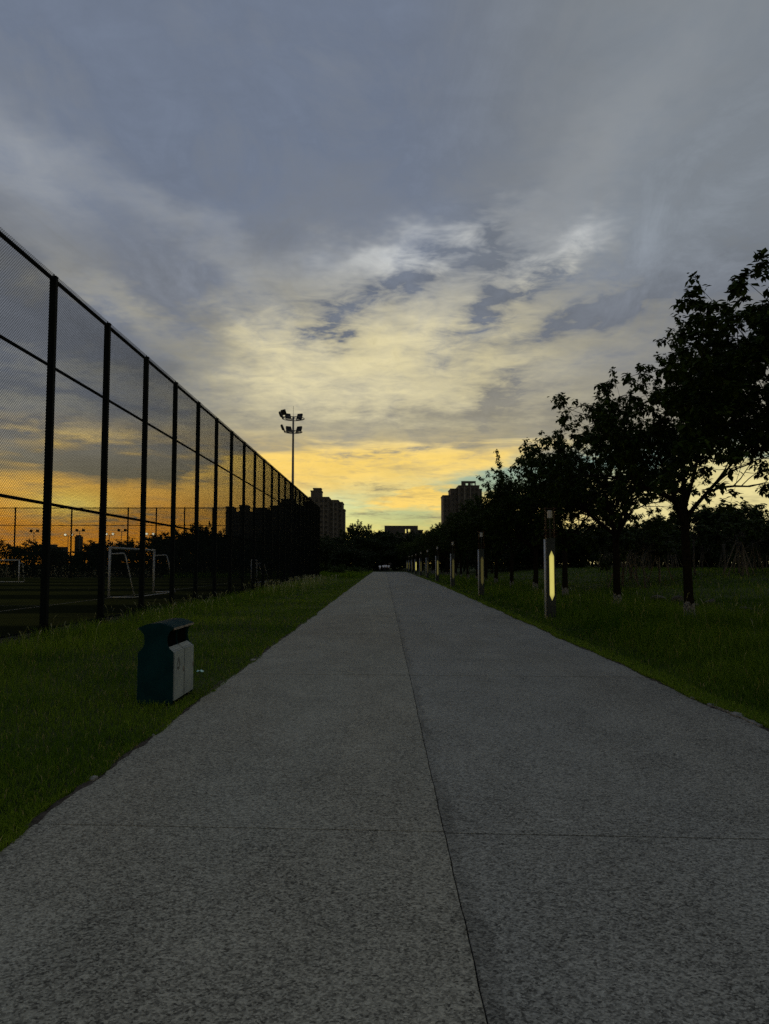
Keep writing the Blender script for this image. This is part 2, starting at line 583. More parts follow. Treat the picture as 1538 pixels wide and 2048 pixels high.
def dirt_mat():
    m, nt, b = new_mat('bare_brown_dirt')
    x, y, z = obj_xyz(nt)
    n = noise(nt, x, y, z, 12.0, 6, 0.65, 0.3)
    nt.links.new(mix(nt, (0.035, 0.028, 0.021), (0.095, 0.080, 0.064), n.step(0.35, 0.7)), b.inputs['Base Color'])
    b.inputs['Roughness'].default_value = 0.95
    b.inputs['Specular IOR Level'].default_value = 0.1
    bump(nt, b, n, 0.9, 0.03)
    return m


def pitch_mat():
    m, nt, b = new_mat('worn_artificial_turf')
    x, y, z = obj_xyz(nt)
    n = noise(nt, x * 0.3, y, z, 1.1, 5, 0.6, 0.3)
    n2 = noise(nt, x, y, z, 24.0, 3, 0.6, 0.0)
    stripe = ((y + (n - 0.5) * 0.8) * (math.pi / 5.2)).sin().step(-0.25, 0.25)
    c = mix(nt, (0.016, 0.019, 0.006), (0.055, 0.055, 0.013), stripe)
    c = mix(nt, c, (0.018, 0.018, 0.007), n.step(0.45, 0.7) * 0.6)
    c = mix(nt, c, (0.02, 0.02, 0.01), n2.step(0.55, 0.75) * 0.5)
    nt.links.new(c, b.inputs['Base Color'])
    b.inputs['Roughness'].default_value = 0.9
    b.inputs['Specular IOR Level'].default_value = 0.0
    return m


M['soil'] = ground_mat()
M['dirt'] = dirt_mat()
M['turf'] = pitch_mat()
M['flood_lit'], _nt, _b = new_mat('lit_floodlight_face')
_b.inputs['Emission Color'].default_value = (1.0, 0.92, 0.62, 1)
_b.inputs['Emission Strength'].default_value = 1.3
M['line_paint'] = simple('worn_line_paint', (0.16, 0.155, 0.12), (0.05, 0.05, 0.035), 3.0, 0.9)
M['meadow'] = leafy('meadow_grass_blade', (0.024, 0.064, 0.004), (0.150, 0.220, 0.022), 0.6, 0.3)

# ================================================================ ground, road, pitch
def sstep(a, b, v):
    t = np.clip((v - a) / (b - a), 0, 1)
    return t * t * (3 - 2 * t)


def terrain(x, y):
    """height of the ground; works on arrays"""
    x = np.asarray(x, dtype=float)
    y = np.asarray(y, dtype=float)
    h = -0.015 + 1.05 * sstep(10.0, 27.0, x) * sstep(8.0, 42.0, y)
    bump_ = np.sin(x * 0.55 + 0.4 * np.sin(y * 0.31)) * np.sin(y * 0.47 + 1.3) * 0.06 + np.sin(x * 1.7 + y * 0.9) * 0.018
    h = h + bump_ * sstep(5.0, 9.0, x)
    h = h + np.sin(x * 2.1 + 1.0) * np.sin(y * 1.3) * 0.012 * sstep(2.6, 4.0, -x) * sstep(7.9, 7.0, -x)
    return h


def build_ground():
    xs = np.unique(np.concatenate([np.array([-3000, -1500, -700, -300, -150, -100, -80]), np.arange(-60, -9, 5.0), np.arange(-9.0, -2.3, 0.5),
                                   [-2.30, -2.14, -2.10, 0.0, 3.58, 3.62, 3.9], np.arange(4.3, 30, 0.6), np.arange(30, 70, 4.0), [80, 110, 160, 300, 700, 1500, 3000]]))
    ys = np.unique(np.concatenate([[-400, -150, -60, -30], np.arange(-20, 60, 0.8), np.arange(60, 130, 3.0), np.arange(130, 260, 8.0), [300, 400, 600, 900, 1500, 3000, 5000]]))
    gx, gy = np.meshgrid(xs, ys)
    gz = terrain(gx, gy)
    under = (gx > -2.13) & (gx < 3.60) & (gy < 164)
    gz = np.where(under, -0.075, gz)
    V = np.stack([gx, gy, gz], -1).reshape(-1, 3)
    nx, ny = len(xs), len(ys)
    i = np.arange(nx - 1)[None, :] + np.arange(ny - 1)[:, None] * nx
    loops = np.stack([i, i + 1, i + 1 + nx, i + nx], -1).reshape(-1)
    me = np_mesh('ground', V, loops, np.full((nx - 1) * (ny - 1), 4), M['soil'], smooth=True)
    tag(obj('ground', me), 'dark grassy ground on both sides of the road', kind='structure')


build_ground()

ROAD_END = 162.0
CENTRE = 0.37


def left_edge(y):
    return -2.21 - 0.0022 * min(y, 70) + 0.016 * math.sin(y * 1.1) + 0.008 * math.sin(y * 4.3 + 1)


def right_edge(y):
    return 3.70 + 0.0115 * min(y, 66) + 0.03 * math.sin(y * 0.9 + 2) + 0.02 * math.sin(y * 3.1)


def build_road():
    road = empty('road', (0, 0, 0))
    tag(road, 'straight concrete road in two lanes of jointed slabs', kind='structure')
    pr = random.Random(3)
    y0 = 4.90 - 6.72 * 2
    rows = []
    y = y0
    while y < ROAD_END - 3:
        rows.append(y)
        y += 6.72
    rows.append(ROAD_END)
    skew = lambda x: -0.055 * x
    wide = {3: 0.030, 4: 0.026, 5: 0.026, 7: 0.06, 9: 0.05, 13: 0.07}
    for i in range(len(rows) - 1):
        a, b = rows[i], rows[i + 1]
        for side in (0, 1):
            g0 = 0.012 if side == 0 else 0.020
            ga = wide.get(i, g0) / 2
            gb = wide.get(i + 1, g0) / 2
            off = 0.0 if side == 0 else -0.025
            near = b < 45
            n = 70 if near else 14
            inner = CENTRE - 0.0028 if side == 0 else CENTRE + 0.0028
            ts = [k / n for k in range(n + 1)]
            out_pts, in_pts = [], []
            for t in ts:
                yy = a + (b - a) * t
                rough = pr.gauss(0, 0.011) if near else pr.gauss(0, 0.02)
                if side == 0:
                    xo = left_edge(yy) + rough
                    if near and pr.random() < 0.06:
                        xo += pr.uniform(0.02, 0.06)
                else:
                    xo = right_edge(yy) + rough
                out_pts.append((xo, yy))
                cw = 0.003 * math.sin(yy * 0.7) + 0.002 * math.sin(yy * 5.7) + 0.0015 * math.sin(yy * 17.3)
                in_pts.append((inner + cw, yy))
            def fix(p, lo, hi):
                x_, y_ = p
                t = (y_ - a) / (b - a)
                return (x_, (a + off + skew(x_) + ga) * (1 - t) + (b + off + skew(x_) - gb) * t)
            out_pts = [fix(p, a, b) for p in out_pts]
            in_pts = [fix(p, a, b) for p in in_pts]
            zt = 0.0004 * pr.uniform(-1, 1)
            mb = MB()
            L, Rr = (out_pts, in_pts) if side == 0 else (in_pts, out_pts)
            m = len(L)
            c = 0.003
            vs = []
            for k in range(m):
                (xl, yl), (xr, yr) = L[k], Rr[k]
                vs += [(xl, yl, -0.14), (xl, yl, zt - c), (xl + c, yl, zt), (xr - c, yr, zt), (xr, yr, zt - c), (xr, yr, -0.14)]
            fs = []
            for k in range(m - 1):
                o = k * 6
                for j in range(5):
                    fs.append((o + j, o + j + 1, o + j + 7, o + j + 6))
            fs.append((5, 4, 3, 2, 1, 0))
            o = (m - 1) * 6
            fs.append((o, o + 1, o + 2, o + 3, o + 4, o + 5))
            mb.add(vs, fs)
            mb.build('concrete_slab', M['slab_left' if side == 0 else 'slab_right'], road)
    return road


build_road()


def dirt_strip(name, xf, w0, w1, label, y0=1.0, y1=60.0):
    """bare soil between the slabs and the grass"""
    pr = random.Random(5)
    vs, fs = [], []
    y = y0
    k = 0
    while y < y1:
        x = xf(y)
        s = -1 if x < 0 else 1
        w = w0 + (w1 - w0) * (0.5 + 0.5 * math.sin(y * 1.3 + math.sin(y * 0.6) * 2)) + pr.gauss(0, 0.015)
        vs += [(x - s * 0.02, y, -0.010), (x + s * max(w, 0.03) * 0.5, y, 0.004 + pr.gauss(0, 0.003)), (x + s * max(w, 0.03), y, -0.017)]
        if k:
            o = (k - 1) * 3
            for j in range(2):
                f = (o + j, o + j + 1, o + j + 4, o + j + 3)
                fs.append(f if s > 0 else f[::-1])
        k += 1
        y += 0.09
    return tag(MB().add(vs, fs).build(name, M['dirt'], smooth=True), label, kind='structure')


dirt_strip('path_edge_dirt', left_edge, 0.02, 0.10, 'thin strip of bare brown dirt between road and lawn')
dirt_strip('path_edge_dirt', right_edge, 0.03, 0.12, 'thin strip of bare dirt along the tall grass')

# loose crumbs of kerb concrete along the road edges
for i, (y, side, s) in enumerate([(6.05, -1, 0.03), (7.55, -1, 0.02), (8.15, 1, 0.04), (8.5, 1, 0.06), (9.1, 1, 0.05), (13.3, -1, 0.05), (9.6, 1, 0.035)]):
    pr = random.Random(i)
    x = left_edge(y) - 0.03 if side < 0 else right_edge(y) + 0.03
    mb = MB()
    pts = []
    for zz, q in ((-0.02, 0.9), (s * 0.35, 1.0), (s * 0.6, 0.55)):
        for k in range(7):
            an = k * 2 * math.pi / 7
            rr = s * q * pr.uniform(0.75, 1.2)
            pts.append((x + rr * math.cos(an), y + rr * 2.0 * math.sin(an), zz))
    fs = [(k, (k + 1) % 7, (k + 1) % 7 + 7, k + 7) for k in range(7)] + [(k + 7, (k + 1) % 7 + 7, (k + 1) % 7 + 14, k + 14) for k in range(7)] + [tuple(range(14, 21))]
    o = mb.add(pts, fs).build('concrete_fragment', M['kerb'])
    order = {6.05: 'nearest', 7.55: 'second', 13.3: 'third and farthest', 8.15: 'nearest', 8.5: 'second', 9.1: 'third', 9.6: 'fourth and farthest'}[y]
    tag(o, '%s crumb of broken concrete on the %s side of the road edge' % (order, 'lawn' if side < 0 else 'tall-grass'), 'rubble', 'crumbs of broken concrete along the road edges')

# a long sliver of pale kerb showing at the near end of the tall grass
mb = MB()
yy = [7.95 + 0.08 * k for k in range(16)]
mb.extrude([(right_edge(y) + 0.012, y) for y in yy] + [(right_edge(y) + 0.05 + 0.01 * math.sin(y * 9), y) for y in reversed(yy)], 'z', -0.05, 0.018)
tag(mb.build('kerb_edging', M['kerb']), 'short pale sliver of kerb edging the road by the tall grass', 'kerb')

# the sports pitch behind the fence
pitch = empty('sports_pitch')
tag(pitch, 'worn striped artificial turf pitch behind the tall fence', kind='structure')
mb = MB()
mb.add([(-95, 6, 0.0), (-8.35, 6, 0.0), (-8.35, 92.2, 0.0), (-95, 92.2, 0.0)], [(0, 1, 2, 3)])
mb.build('turf', M['turf'], pitch)
for (x0, x1, ya, yb) in [(-13.46, -13.36, 8, 66), (-30.0, -13.46, 30.55, 30.63), (-30.0, -13.46, 52.0, 52.08), (-30.08, -30.0, 30.55, 52.08), (-90, -13.46, 66, 66.1)]:
    MB().add([(x0, ya, 0.005), (x1, ya, 0.005), (x1, yb, 0.005), (x0, yb, 0.005)], [(0, 1, 2, 3)]).build('pitch_line', M['line_paint'], pitch)

# ================================================================ tall chain-link fences
FX = -7.9
FH = 8.45
BAY = 3.58
POST_Y = [17.99 + BAY * k for k in range(-3, 22)]     # last one is the corner post
CORNER_Y = POST_Y[-1]


def chain_link(w, h, pitch=0.072, r=0.0040, seg=0.42):
    """woven diamond mesh w wide (along local x) and h tall, as thin three-sided wires"""
    P0, P1 = [], []
    for s in (1, -1):
        n = int((w + h) / pitch) + 1
        for k in range(n + 1):
            c = k * pitch + (0.5 * pitch if s < 0 else 0)
            # s=+1: x = c - h + z ; s=-1: x = c - z
            if s > 0:
                z0, z1 = max(0.0, h - c), min(h, w + h - c)
                f = lambda z, c=c: c - h + z
            else:
                z0, z1 = max(0.0, c - w), min(h, c)
                f = lambda z, c=c: c - z
            if z1 - z0 < 0.01:
                continue
            m = max(1, int((z1 - z0) / seg))
            zz = np.linspace(z0, z1, m + 1)
            for a, b in zip(zz[:-1], zz[1:]):
                P0.append((f(a), 0.0018 * s, a))
                P1.append((f(b), 0.0018 * s, b))
    P0, P1 = np.array(P0), np.array(P1)
    d = P1 - P0
    d /= np.linalg.norm(d, axis=1)[:, None]
    side = np.array([0, 1.0, 0])
    t = np.cross(d, side)
    n = len(P0)
    V = np.zeros((n, 6, 3))
    for j in range(3):
        an = 2 * math.pi * j / 3
        off = side[None] * math.cos(an) * r + t * math.sin(an) * r
        V[:, j] = P0 + off
        V[:, 3 + j] = P1 + off
    base = (np.arange(n) * 6)[:, None]
    q = np.array([0, 1, 4, 3, 1, 2, 5, 4, 2, 0, 3, 5])
    loops = (base + q[None]).ravel()
    return np_mesh('chain_link', V.reshape(-1, 3), loops, np.full(n * 3, 4), M['wire'])


def post_mesh():
    mb = MB()
    mb.box(-0.065, 0.065, -0.075, 0.075, -0.05, FH + 0.03)
    return mb.mesh('post', M['steel_dark'])


def base_mesh():
    mb = MB()
    mb.box(-0.17, 0.17, -0.17, 0.17, -0.05, 0.035)
    for m in (Matrix.Rotation(R(a), 4, 'Z') for a in (0, 90, 180, 270)):
        vs = [(0.066, -0.008, 0.035), (0.165, -0.008, 0.035), (0.066, -0.008, 0.32), (0.066, 0.008, 0.035), (0.165, 0.008, 0.035), (0.066, 0.008, 0.32)]
        mb.add([tuple(m @ Vector(v)) for v in vs], [(0, 1, 2), (5, 4, 3), (0, 3, 4, 1), (1, 4, 5, 2), (2, 5, 3, 0)])
    return mb.mesh('post_base', M['steel_dark'])


def cap_mesh():
    mb = MB()
    mb.box(-0.072, 0.072, -0.082, 0.082, FH + 0.03, FH + 0.055)
    mb.ring((0, 0, 0), 0.028, 0.008, 10, 4)
    n = 40
    mb.v[-n:] = [(p[0], p[2], p[1] + FH + 0.09) for p in mb.v[-n:]]
    return mb.mesh('post_cap', M['steel_dark'])


POST, PBASE, PCAP = post_mesh(), base_mesh(), cap_mesh()
RAILS = ((FH - 0.03, 0.050, 'top_rail'), (6.32, 0.038, 'middle_rail'), (3.06, 0.038, 'lower_rail'), (0.14, 0.024, 'bottom_rail'))


def fence_run(name, label, spots, rz):
    """spots: post positions (x, y) in order; rz: direction of the run"""
    root = empty(name, (spots[0][0], spots[0][1], 0), rz)
    tag(root, label, 'fence')
    p0 = Vector(spots[0])
    cache = {}
    along = [(Vector(s) - p0).length for s in spots]
    for d in along:
        po = obj('post', POST, root, (d, 0, 0))
        obj('post_base', PBASE, po)
        obj('post_cap', PCAP, po)
    for a, b in zip(along[:-1], along[1:]):
        w = b - a - 0.13
        key = round(w, 3)
        if key not in cache:
            cache[key] = chain_link(w, FH + 0.02), {}
            for z, r, n in RAILS:
                cache[key][1][n] = MB().path([(0, 0, 0), (w, 0, 0)], r, 8).mesh(n, M['steel_dark'])
        mesh, rails = cache[key]
        obj('chain_link_mesh', mesh, root, (a + 0.065, -0.045, 0.06))
        for z, r, n in RAILS:
            obj(n, rails[n], root, (a + 0.065, 0, z))
    return root


fence_run('sports_fence', 'tall dark chain-link fence running beside the lawn along the road', [(FX, y) for y in POST_Y], R(90))
END_X = [FX - 2.66 - 3.42 * k for k in range(0, 17)]
fence_run('sports_fence', 'far chain-link fence crossing behind the goals, in front of the sunset', [(FX - 0.16, CORNER_Y)] + [(x, CORNER_Y) for x in END_X], R(180))

# low concrete kerb under the roadside fence
kerb = empty('fence_kerb', (FX, 0, 0))
tag(kerb, 'low concrete kerb along the foot of the roadside fence', 'kerb')
km = MB().box(-0.12, 0.12, -BAY / 2 + 0.01, BAY / 2 - 0.01, -0.1, 0.075).mesh('kerb_block', M['kerb'])
for y in POST_Y[:-1]:
    obj('kerb_block', km, kerb, (-0.32, y + BAY / 2, 0))

# ---------------------------------------------------------------- goals
def goal_root(name, label, loc, rz, w, h, d_top, d_bot, r, r2):
    """mouth along local x from 0..w, frame depth towards local -y"""
    g = empty(name, loc, rz)
    tag(g, label, 'goal')
    for x in (0, w):
        MB().path([(x, 0, 0), (x, 0, h)], r, 10).build('goal_post', M['white_tube'], g, True)
    MB().path([(-r, 0, h), (w + r, 0, h)], r, 10).build('crossbar', M['white_tube'], g, True)
    for x in (0, w):
        MB().path([(x, 0, h - 0.30), (x, -d_top, h - 0.27), (x, -d_top - 0.08, h - 0.36), (x, -d_bot, 0.04)], r2, 8).build('side_frame', M['white_tube'], g, True)
        MB().path([(x, 0, 0.035), (x, -d_bot, 0.035)], r2, 8).build('ground_bar', M['white_tube'], g, True)
    MB().path([(0, -d_bot, 0.035), (w, -d_bot, 0.035)], r2, 8).build('back_bar', M['white_tube'], g, True)
    return g


goal_root('football_goal', 'large white football goal just inside the roadside fence', (-13.41, 37.65, 0), R(90), 7.25, 2.44, 0.68, 1.25, 0.06, 0.03)
goal_root('football_goal', 'small white goal far down the pitch, close to the roadside fence', (-11.7, 67.8, 0), R(90), 3.0, 2.0, 0.6, 1.1, 0.045, 0.028)
goal_root('football_goal', 'small white goal facing across the far side of the pitch', (-32.9, 69.5, 0), R(180), 5.0, 2.0, 0.6, 1.1, 0.05, 0.028)

# ---------------------------------------------------------------- floodlight mast with two rings of lamps
mast = empty('floodlight_mast', (-8.62, 72.0, 0))
tag(mast, 'tall steel floodlight mast with two rings of lamps behind the fence', 'floodlight')
MB().path([(0, 0, -0.1), (0, 0, 0.35)], 0.26, 12).build('mast_base', M['galv'], mast, True)
MB().path([(0, 0, 0.3), (0, 0, 8.0), (0, 0, 15.55)], [0.155, 0.125, 0.085], 12).build('mast_pole', M['galv'], mast, True)
MB().path([(0, 0, 15.5), (0, 0, 16.55)], 0.016, 6).build('lightning_rod', M['galv'], mast)


def flood_mesh():
    mb = MB()
    mb.box(-0.26, 0.26, -0.05, 0.10, 0.08, 0.60)
    mb.box(-0.22, 0.22, 0.10, 0.16, 0.13, 0.55)
    mb.box(-0.30, -0.27, -0.02, 0.05, -0.04, 0.40)
    mb.box(0.27, 0.30, -0.02, 0.05, -0.04, 0.40)
    mb.box(-0.30, 0.30, -0.02, 0.05, -0.08, -0.04)
    return mb.mesh('flood_lamp', M['lamp_black'])


FLOOD = flood_mesh()
for z, rr, angs in ((15.35, 1.04, (172, 122, 66, 228)), (14.08, 0.84, (178, 122, 62))):
    ring = MB().ring((0, 0, z), rr, 0.035, 36, 6)
    rg = ring.build('lamp_ring', M['galv'], mast, True)
    for a in (20, 110, 200, 290):
        c, s = math.cos(R(a)), math.sin(R(a))
        MB().path([(c * 0.07, s * 0.07, z), (c * rr, s * rr, z)], 0.026, 6).build('ring_spoke', M['galv'], rg)
    for a in angs:
        o = obj('flood_lamp', FLOOD, mast, (math.cos(R(a)) * rr, math.sin(R(a)) * rr, z + 0.13))
        o.rotation_euler = (R(-22), 0, R(a - 90))

# ================================================================ litter bin
def build_bin():
    b = empty('litter_bin', (-2.50, 9.20, -0.015), R(-0.6))
    b.scale = (1.0, 1.0, 1.055)
    tag(b, 'dark teal two-compartment litter bin with grey doors beside the road', 'litter bin')
    # side outline: x across the bin (0 = road side, negative = lawn side), z up
    W = 0.42
    def arc(cx, cz, rx, rz, a0, a1, n):
        return [(cx + rx * math.cos(R(a0 + (a1 - a0) * k / n)), cz + rz * math.sin(R(a0 + (a1 - a0) * k / n))) for k in range(n + 1)]
    front = arc(0.005, 0.722, 0.082, 0.122, 268, 92, 12)           # concave mouth on the road side, bottom to top
    back = [(-W - front[::-1][k][0], front[::-1][k][1]) for k in range(len(front))]
    roof = [(-W * k / 14, 0.858 + 0.052 * (1 - (2 * k / 14 - 1) ** 2)) for k in range(15)]
    outline = [(0, 0.015)] + [(0, 0.585)] + front[1:-1] + [(0.0, 0.850)] + roof[1:-1] + [(-W, 0.850)] + back[1:-1] + [(-W, 0.585), (-W, 0.015)]
    for y, t in ((0.0, 0.022), (0.455, 0.018), (0.908, 0.022)):
        MB().extrude(outline if y != 0.455 else [(-W / 2 + (x + W / 2) * 0.90, z - (0.004 if z > 0.8 else 0)) for x, z in outline], 'y', y, y + t).build('end_panel' if y != 0.455 else 'divider_panel', M['bin_teal'], b)
    spans = ((0.024, 0.453), (0.475, 0.906))
    rp = [(0.006, 0.857)] + roof[1:-1] + [(-W - 0.006, 0.857)]
    for y0, y1 in spans:
        MB().extrude([(x, z + 0.004) for x, z in rp] + [(x, z - 0.012) for x, z in reversed(rp)], 'y', y0, y1).build('roof_sheet', M['bin_teal'], b)
        for s in (0, 1):
            x0, x1 = ((-0.004, 0.008) if s == 0 else (-W - 0.008, -W + 0.004))
            MB().box(x0, x1, y0, y1, 0.836, 0.860).build('fascia', M['bin_trim'], b)
            d = MB()
            xa, xb = ((-0.006, 0.012) if s == 0 else (-W - 0.012, -W + 0.006))
            d.box(xa, xb, y0 + 0.010, y1 - 0.010, 0.05, 0.588)
            door = d.build('door', M['bin_grey'], b)
            hx = (0.012, 0.020) if s == 0 else (-W - 0.020, -W - 0.012)
            MB().box(hx[0], hx[1], y1 - 0.05, y1 - 0.03, 0.33, 0.39).build('latch', M['bin_trim'], door)
            # sloping ledge above the door, into the mouth
            lx = [(-0.004, 0.590), (-0.075, 0.640), (-0.085, 0.632), (-0.012, 0.578)]
            if s:
                lx = [(-W - x, z) for x, z in lx][::-1]
            MB().extrude(lx, 'y', y0, y1).build('ledge', M['bin_grey'], b)
        MB().box(-W + 0.10, -0.10, y0, y1, 0.62, 0.835).build('inner_liner', M['bin_inner'], b)
        MB().box(-W + 0.015, -0.015, y0, y1, 0.07, 0.60).build('inner_liner', M['bin_inner'], b)
    for y in (0.08, 0.80):
        MB().box(-W + 0.05, -0.05, y, y + 0.06, -0.03, 0.062).build('foot', M['bin_inner'], b)
    # recycling mark: three chasing arrows on the near road-side door
    doors = [c for c in b.children if c.name.startswith('door')]
    yc, zc, s = 0.20, 0.44, 0.070
    def P(u, v):
        return (0.0135, yc + u * s, zc + v * s * 1.15)
    mk = MB()
    for k in range(3):
        an = R(90 + 120 * k)
        def rot(u, v):
            return (u * math.cos(an) - v * math.sin(an), u * math.sin(an) + v * math.cos(an))
        seg = [(-0.70, -0.50), (-0.70, 0.36), (-0.32, 0.36), (-0.32, -0.50)]
        q = [P(*rot(u - 0.05, v)) for u, v in seg]
        mk.add(q, [(0, 1, 2, 3)])
        tri = [(-0.86, 0.36), (-0.49, 0.86), (-0.14, 0.36)]
        mk.add([P(*rot(u - 0.05, v)) for u, v in tri], [(0, 1, 2)])
    mk.build('recycling_mark', M['print'], doors[0])


build_bin()

# scrap of litter beside the bin
mb = MB()
pr = random.Random(4)
vs = []
n = 5
for j in range(n):
    for i in range(n):
        vs.append((-2.76 + 0.022 * i + pr.uniform(-.008, .008), 11.45 + 0.03 * j + pr.uniform(-.01, .01), 0.06 + pr.uniform(0, 0.035)))
fs = [(j * n + i, j * n + i + 1, (j + 1) * n + i + 1, (j + 1) * n + i) for j in range(n - 1) for i in range(n - 1)]
o = mb.add(vs, fs).build('litter_scrap', M['litter'])
tag(o, 'crumpled pale cyan scrap of plastic lying on the grass behind the bin', 'litter')

# ================================================================ pylon lamps along the right verge
def hexa(x0, x1, z0, z1, tip):
    xm = (x0 + x1) / 2
    return [(xm, z0), (x1, z0 + tip), (x1, z1 - tip), (xm, z1), (x0, z1 - tip), (x0, z0 + tip)]


def lamp_meshes():
    d = {}
    Wb, Db, H = 0.31, 0.20, 2.36
    win = hexa(-0.045, 0.095, 0.50, 2.01, 0.17)
    # a face sheet with a window cut in it: ring of quads between a frame outline and the window
    outer = [(0.02, 0.0), (0.135, 0.0), (0.135, H), (0.02, H), (-0.115, H), (-0.115, 0.0)]
    def sheet(y, flip):
        mb = MB()
        vs = [(x, y, z) for x, z in outer] + [(x, y, z) for x, z in win]
        fs = [(k, (k + 1) % 6, (k + 1) % 6 + 6, k + 6) for k in range(6)]
        vs2 = [(x, y + (0.012 if not flip else -0.012), z) for x, z in win]
        vs += vs2
        fs += [(k + 6, (k + 1) % 6 + 6, (k + 1) % 6 + 12, k + 12) for k in range(6)]
        mb.add(vs, [f if not flip else f[::-1] for f in fs])
        return mb
    b = sheet(-Db / 2, False)
    t = sheet(Db / 2, True)
    b.add(t.v, t.f)
    b.add([(-0.115, -Db / 2, 0), (-0.115, -Db / 2, H), (-0.115, Db / 2, H), (-0.115, Db / 2, 0)], [(0, 1, 2, 3)])
    b.add([(0.135, -Db / 2, 0), (0.135, -Db / 2, H), (0.135, Db / 2, H), (0.135, Db / 2, 0)], [(3, 2, 1, 0)])
    b.box(-0.12, 0.14, -Db / 2 - 0.004, Db / 2 + 0.004, H, H + 0.03)
    d['body'] = b.mesh('lamp_body', M['lamp_body'])
    for key, st in LIT.items():
        g = MB()
        for y in (-Db / 2 + 0.010, Db / 2 - 0.010):
            g.extrude([(x * 1.0, z) for x, z in win], 'y', y - 0.002, y + 0.002)
        d['glow' + key] = g.mesh('light_panel', lamp_glow('light_panel_' + key, st))
    d['post'] = MB().path([(-0.155, 0, -0.2), (-0.155, 0, 2.42)], 0.036, 12).mesh('side_post', M['stainless'], True)
    d['bar'] = MB().box(-0.20, 0.20, -0.006, 0.006, -0.007, 0.007).mesh('cage_bar', M['lamp_red'])
    d['rod'] = MB().box(-0.008, 0.008, -0.008, 0.008, 0.0, 0.94).mesh('cage_rod', M['lamp_red'])
    l = MB().path([(0.0, 0, 0.60), (0.0, 0, 0.62), (0.0, 0, 0.82), (0.0, 0, 0.84)], [0.05, 0.075, 0.075, 0.045], 12)
    d['lantern'] = l.mesh('lantern', M['lantern'], False)
    d['stem'] = MB().path([(0, 0, 0.0), (0, 0, 0.61)], 0.02, 8).mesh('lantern_stem', M['lamp_body'])
    d['lid'] = MB().box(-0.19, 0.19, -0.15, 0.15, 0.96, 0.985).mesh('cage_lid', M['lamp_red'])
    return d


LIT = {'bright': 1.05, 'dim': 0.06, 'soft': 0.14, 'faint': 0.02}
LM = lamp_meshes()
LAMPS = [(23.4, 'bright'), (40.0, 'dim'), (56.8, 'dim'), (73.4, 'soft'), (90.4, 'faint'), (107.0, 'dim'), (123.8, 'bright'), (140.2, 'faint'), (157.0, 'dim'), (172.0, 'soft'), (219.0, 'bright')]
ORD = ['nearest', 'second', 'third', 'fourth', 'fifth', 'sixth', 'seventh', 'eighth', 'ninth', 'tenth', 'eleventh', 'twelfth', 'thirteenth', 'fourteenth', 'fifteenth', 'sixteenth',
       'seventeenth', 'eighteenth', 'nineteenth', 'twentieth', 'twenty-first', 'twenty-second', 'twenty-third', 'twenty-fourth', 'twenty-fifth', 'twenty-sixth', 'twenty-seventh', 'twenty-eighth']
GLOWTXT = {'bright': 'brightly glowing', 'dim': 'dim yellow', 'soft': 'softly glowing', 'faint': 'unlit pale'}
for k, (y, st) in enumerate(LAMPS):
    L = empty('pylon_lamp', (5.03, y, float(terrain(5.03, y))), R(-4))
    last = k == len(LAMPS) - 1
    tag(L, '%s pylon lamp from the camera with a %s pointed panel' % (ORD[k].capitalize() if k else 'Nearest', GLOWTXT[st]) if not last else
        'farthest, isolated pylon lamp with a glowing panel beyond the end of the road', 'lamp', 'pylon lamps along the verge')
    body = obj('lamp_body', LM['body'], L, (0, 0, 0.06))
    obj('light_panel', LM['glow' + st], body)
    obj('side_post', LM['post'], L)
    cage = empty('lamp_cage', (0.0, 0, 2.45))
    cage.parent = L
    for x in (-0.13, 0.13):
        for yy in (-0.11, 0.11):
            obj('cage_rod', LM['rod'], cage, (x, yy, 0))
    for z in (0.06, 0.16, 0.26, 0.90):
        for yy in (-0.126, 0.126):
            obj('cage_bar', LM['bar'], cage, (0, yy, z))
        for x in (-0.156, 0.156):
            o = obj('cage_bar', LM['bar'], cage, (x, 0, z + 0.004))
            o.rotation_euler = (0, 0, R(90))
            o.scale = (0.6, 1, 1)
    obj('lantern', LM['lantern'], cage)
    obj('lantern_stem', LM['stem'], cage)

# ================================================================ rocks in the meadow
def rock(i, x, y, sx, sy, sz, label):
    r = np.random.default_rng(50 + i)
    import bmesh
    bm = bmesh.new()
    bmesh.ops.create_icosphere(bm, subdivisions=3, radius=1.0)
    ax = r.normal(size=(9, 3))
    ax /= np.linalg.norm(ax, axis=1)[:, None]
    cut = r.uniform(0.55, 0.85, 9)
    for v in bm.verts:
        p = np.array(v.co)
        for a, c in zip(ax, cut):
            dd = p @ a
            if dd > c:
                p = p - a * (dd - c) * 0.9
        p = p + r.normal(size=3) * 0.012
        v.co = Vector(p)
    me = bpy.data.meshes.new('field_stone')
    bm.to_mesh(me)
    bm.free()
    me.materials.append(M['rock'])
    o = obj('field_stone', me, None, (x, y, float(terrain(x, y)) + sz * 0.35))
    o.scale = (sx, sy, sz)
    o.rotation_euler = (0, R(r.uniform(-12, 12)), R(r.uniform(0, 180)))
    tag(o, label, 'rock', 'stones in the meadow')


rock(0, 12.0, 34.0, 0.42, 0.30, 0.20, 'long flat stone in the meadow, between the second and nearest tree trunks')
rock(1, 12.3, 32.4, 0.30, 0.26, 0.24, 'angular stone in the meadow, just beside the nearest visible tree trunk')
rock(2, 12.9, 30.6, 0.30, 0.24, 0.19, 'rounded stone in the meadow, on the far side of the nearest visible trunk')
rock(3, 11.4, 28.9, 0.38, 0.26, 0.14, 'small low stone partly behind the nearest visible tree trunk')
rock(4, 12.4, 26.6, 0.30, 0.22, 0.10, 'low dark stone sunk in grass past the nearest visible trunk')

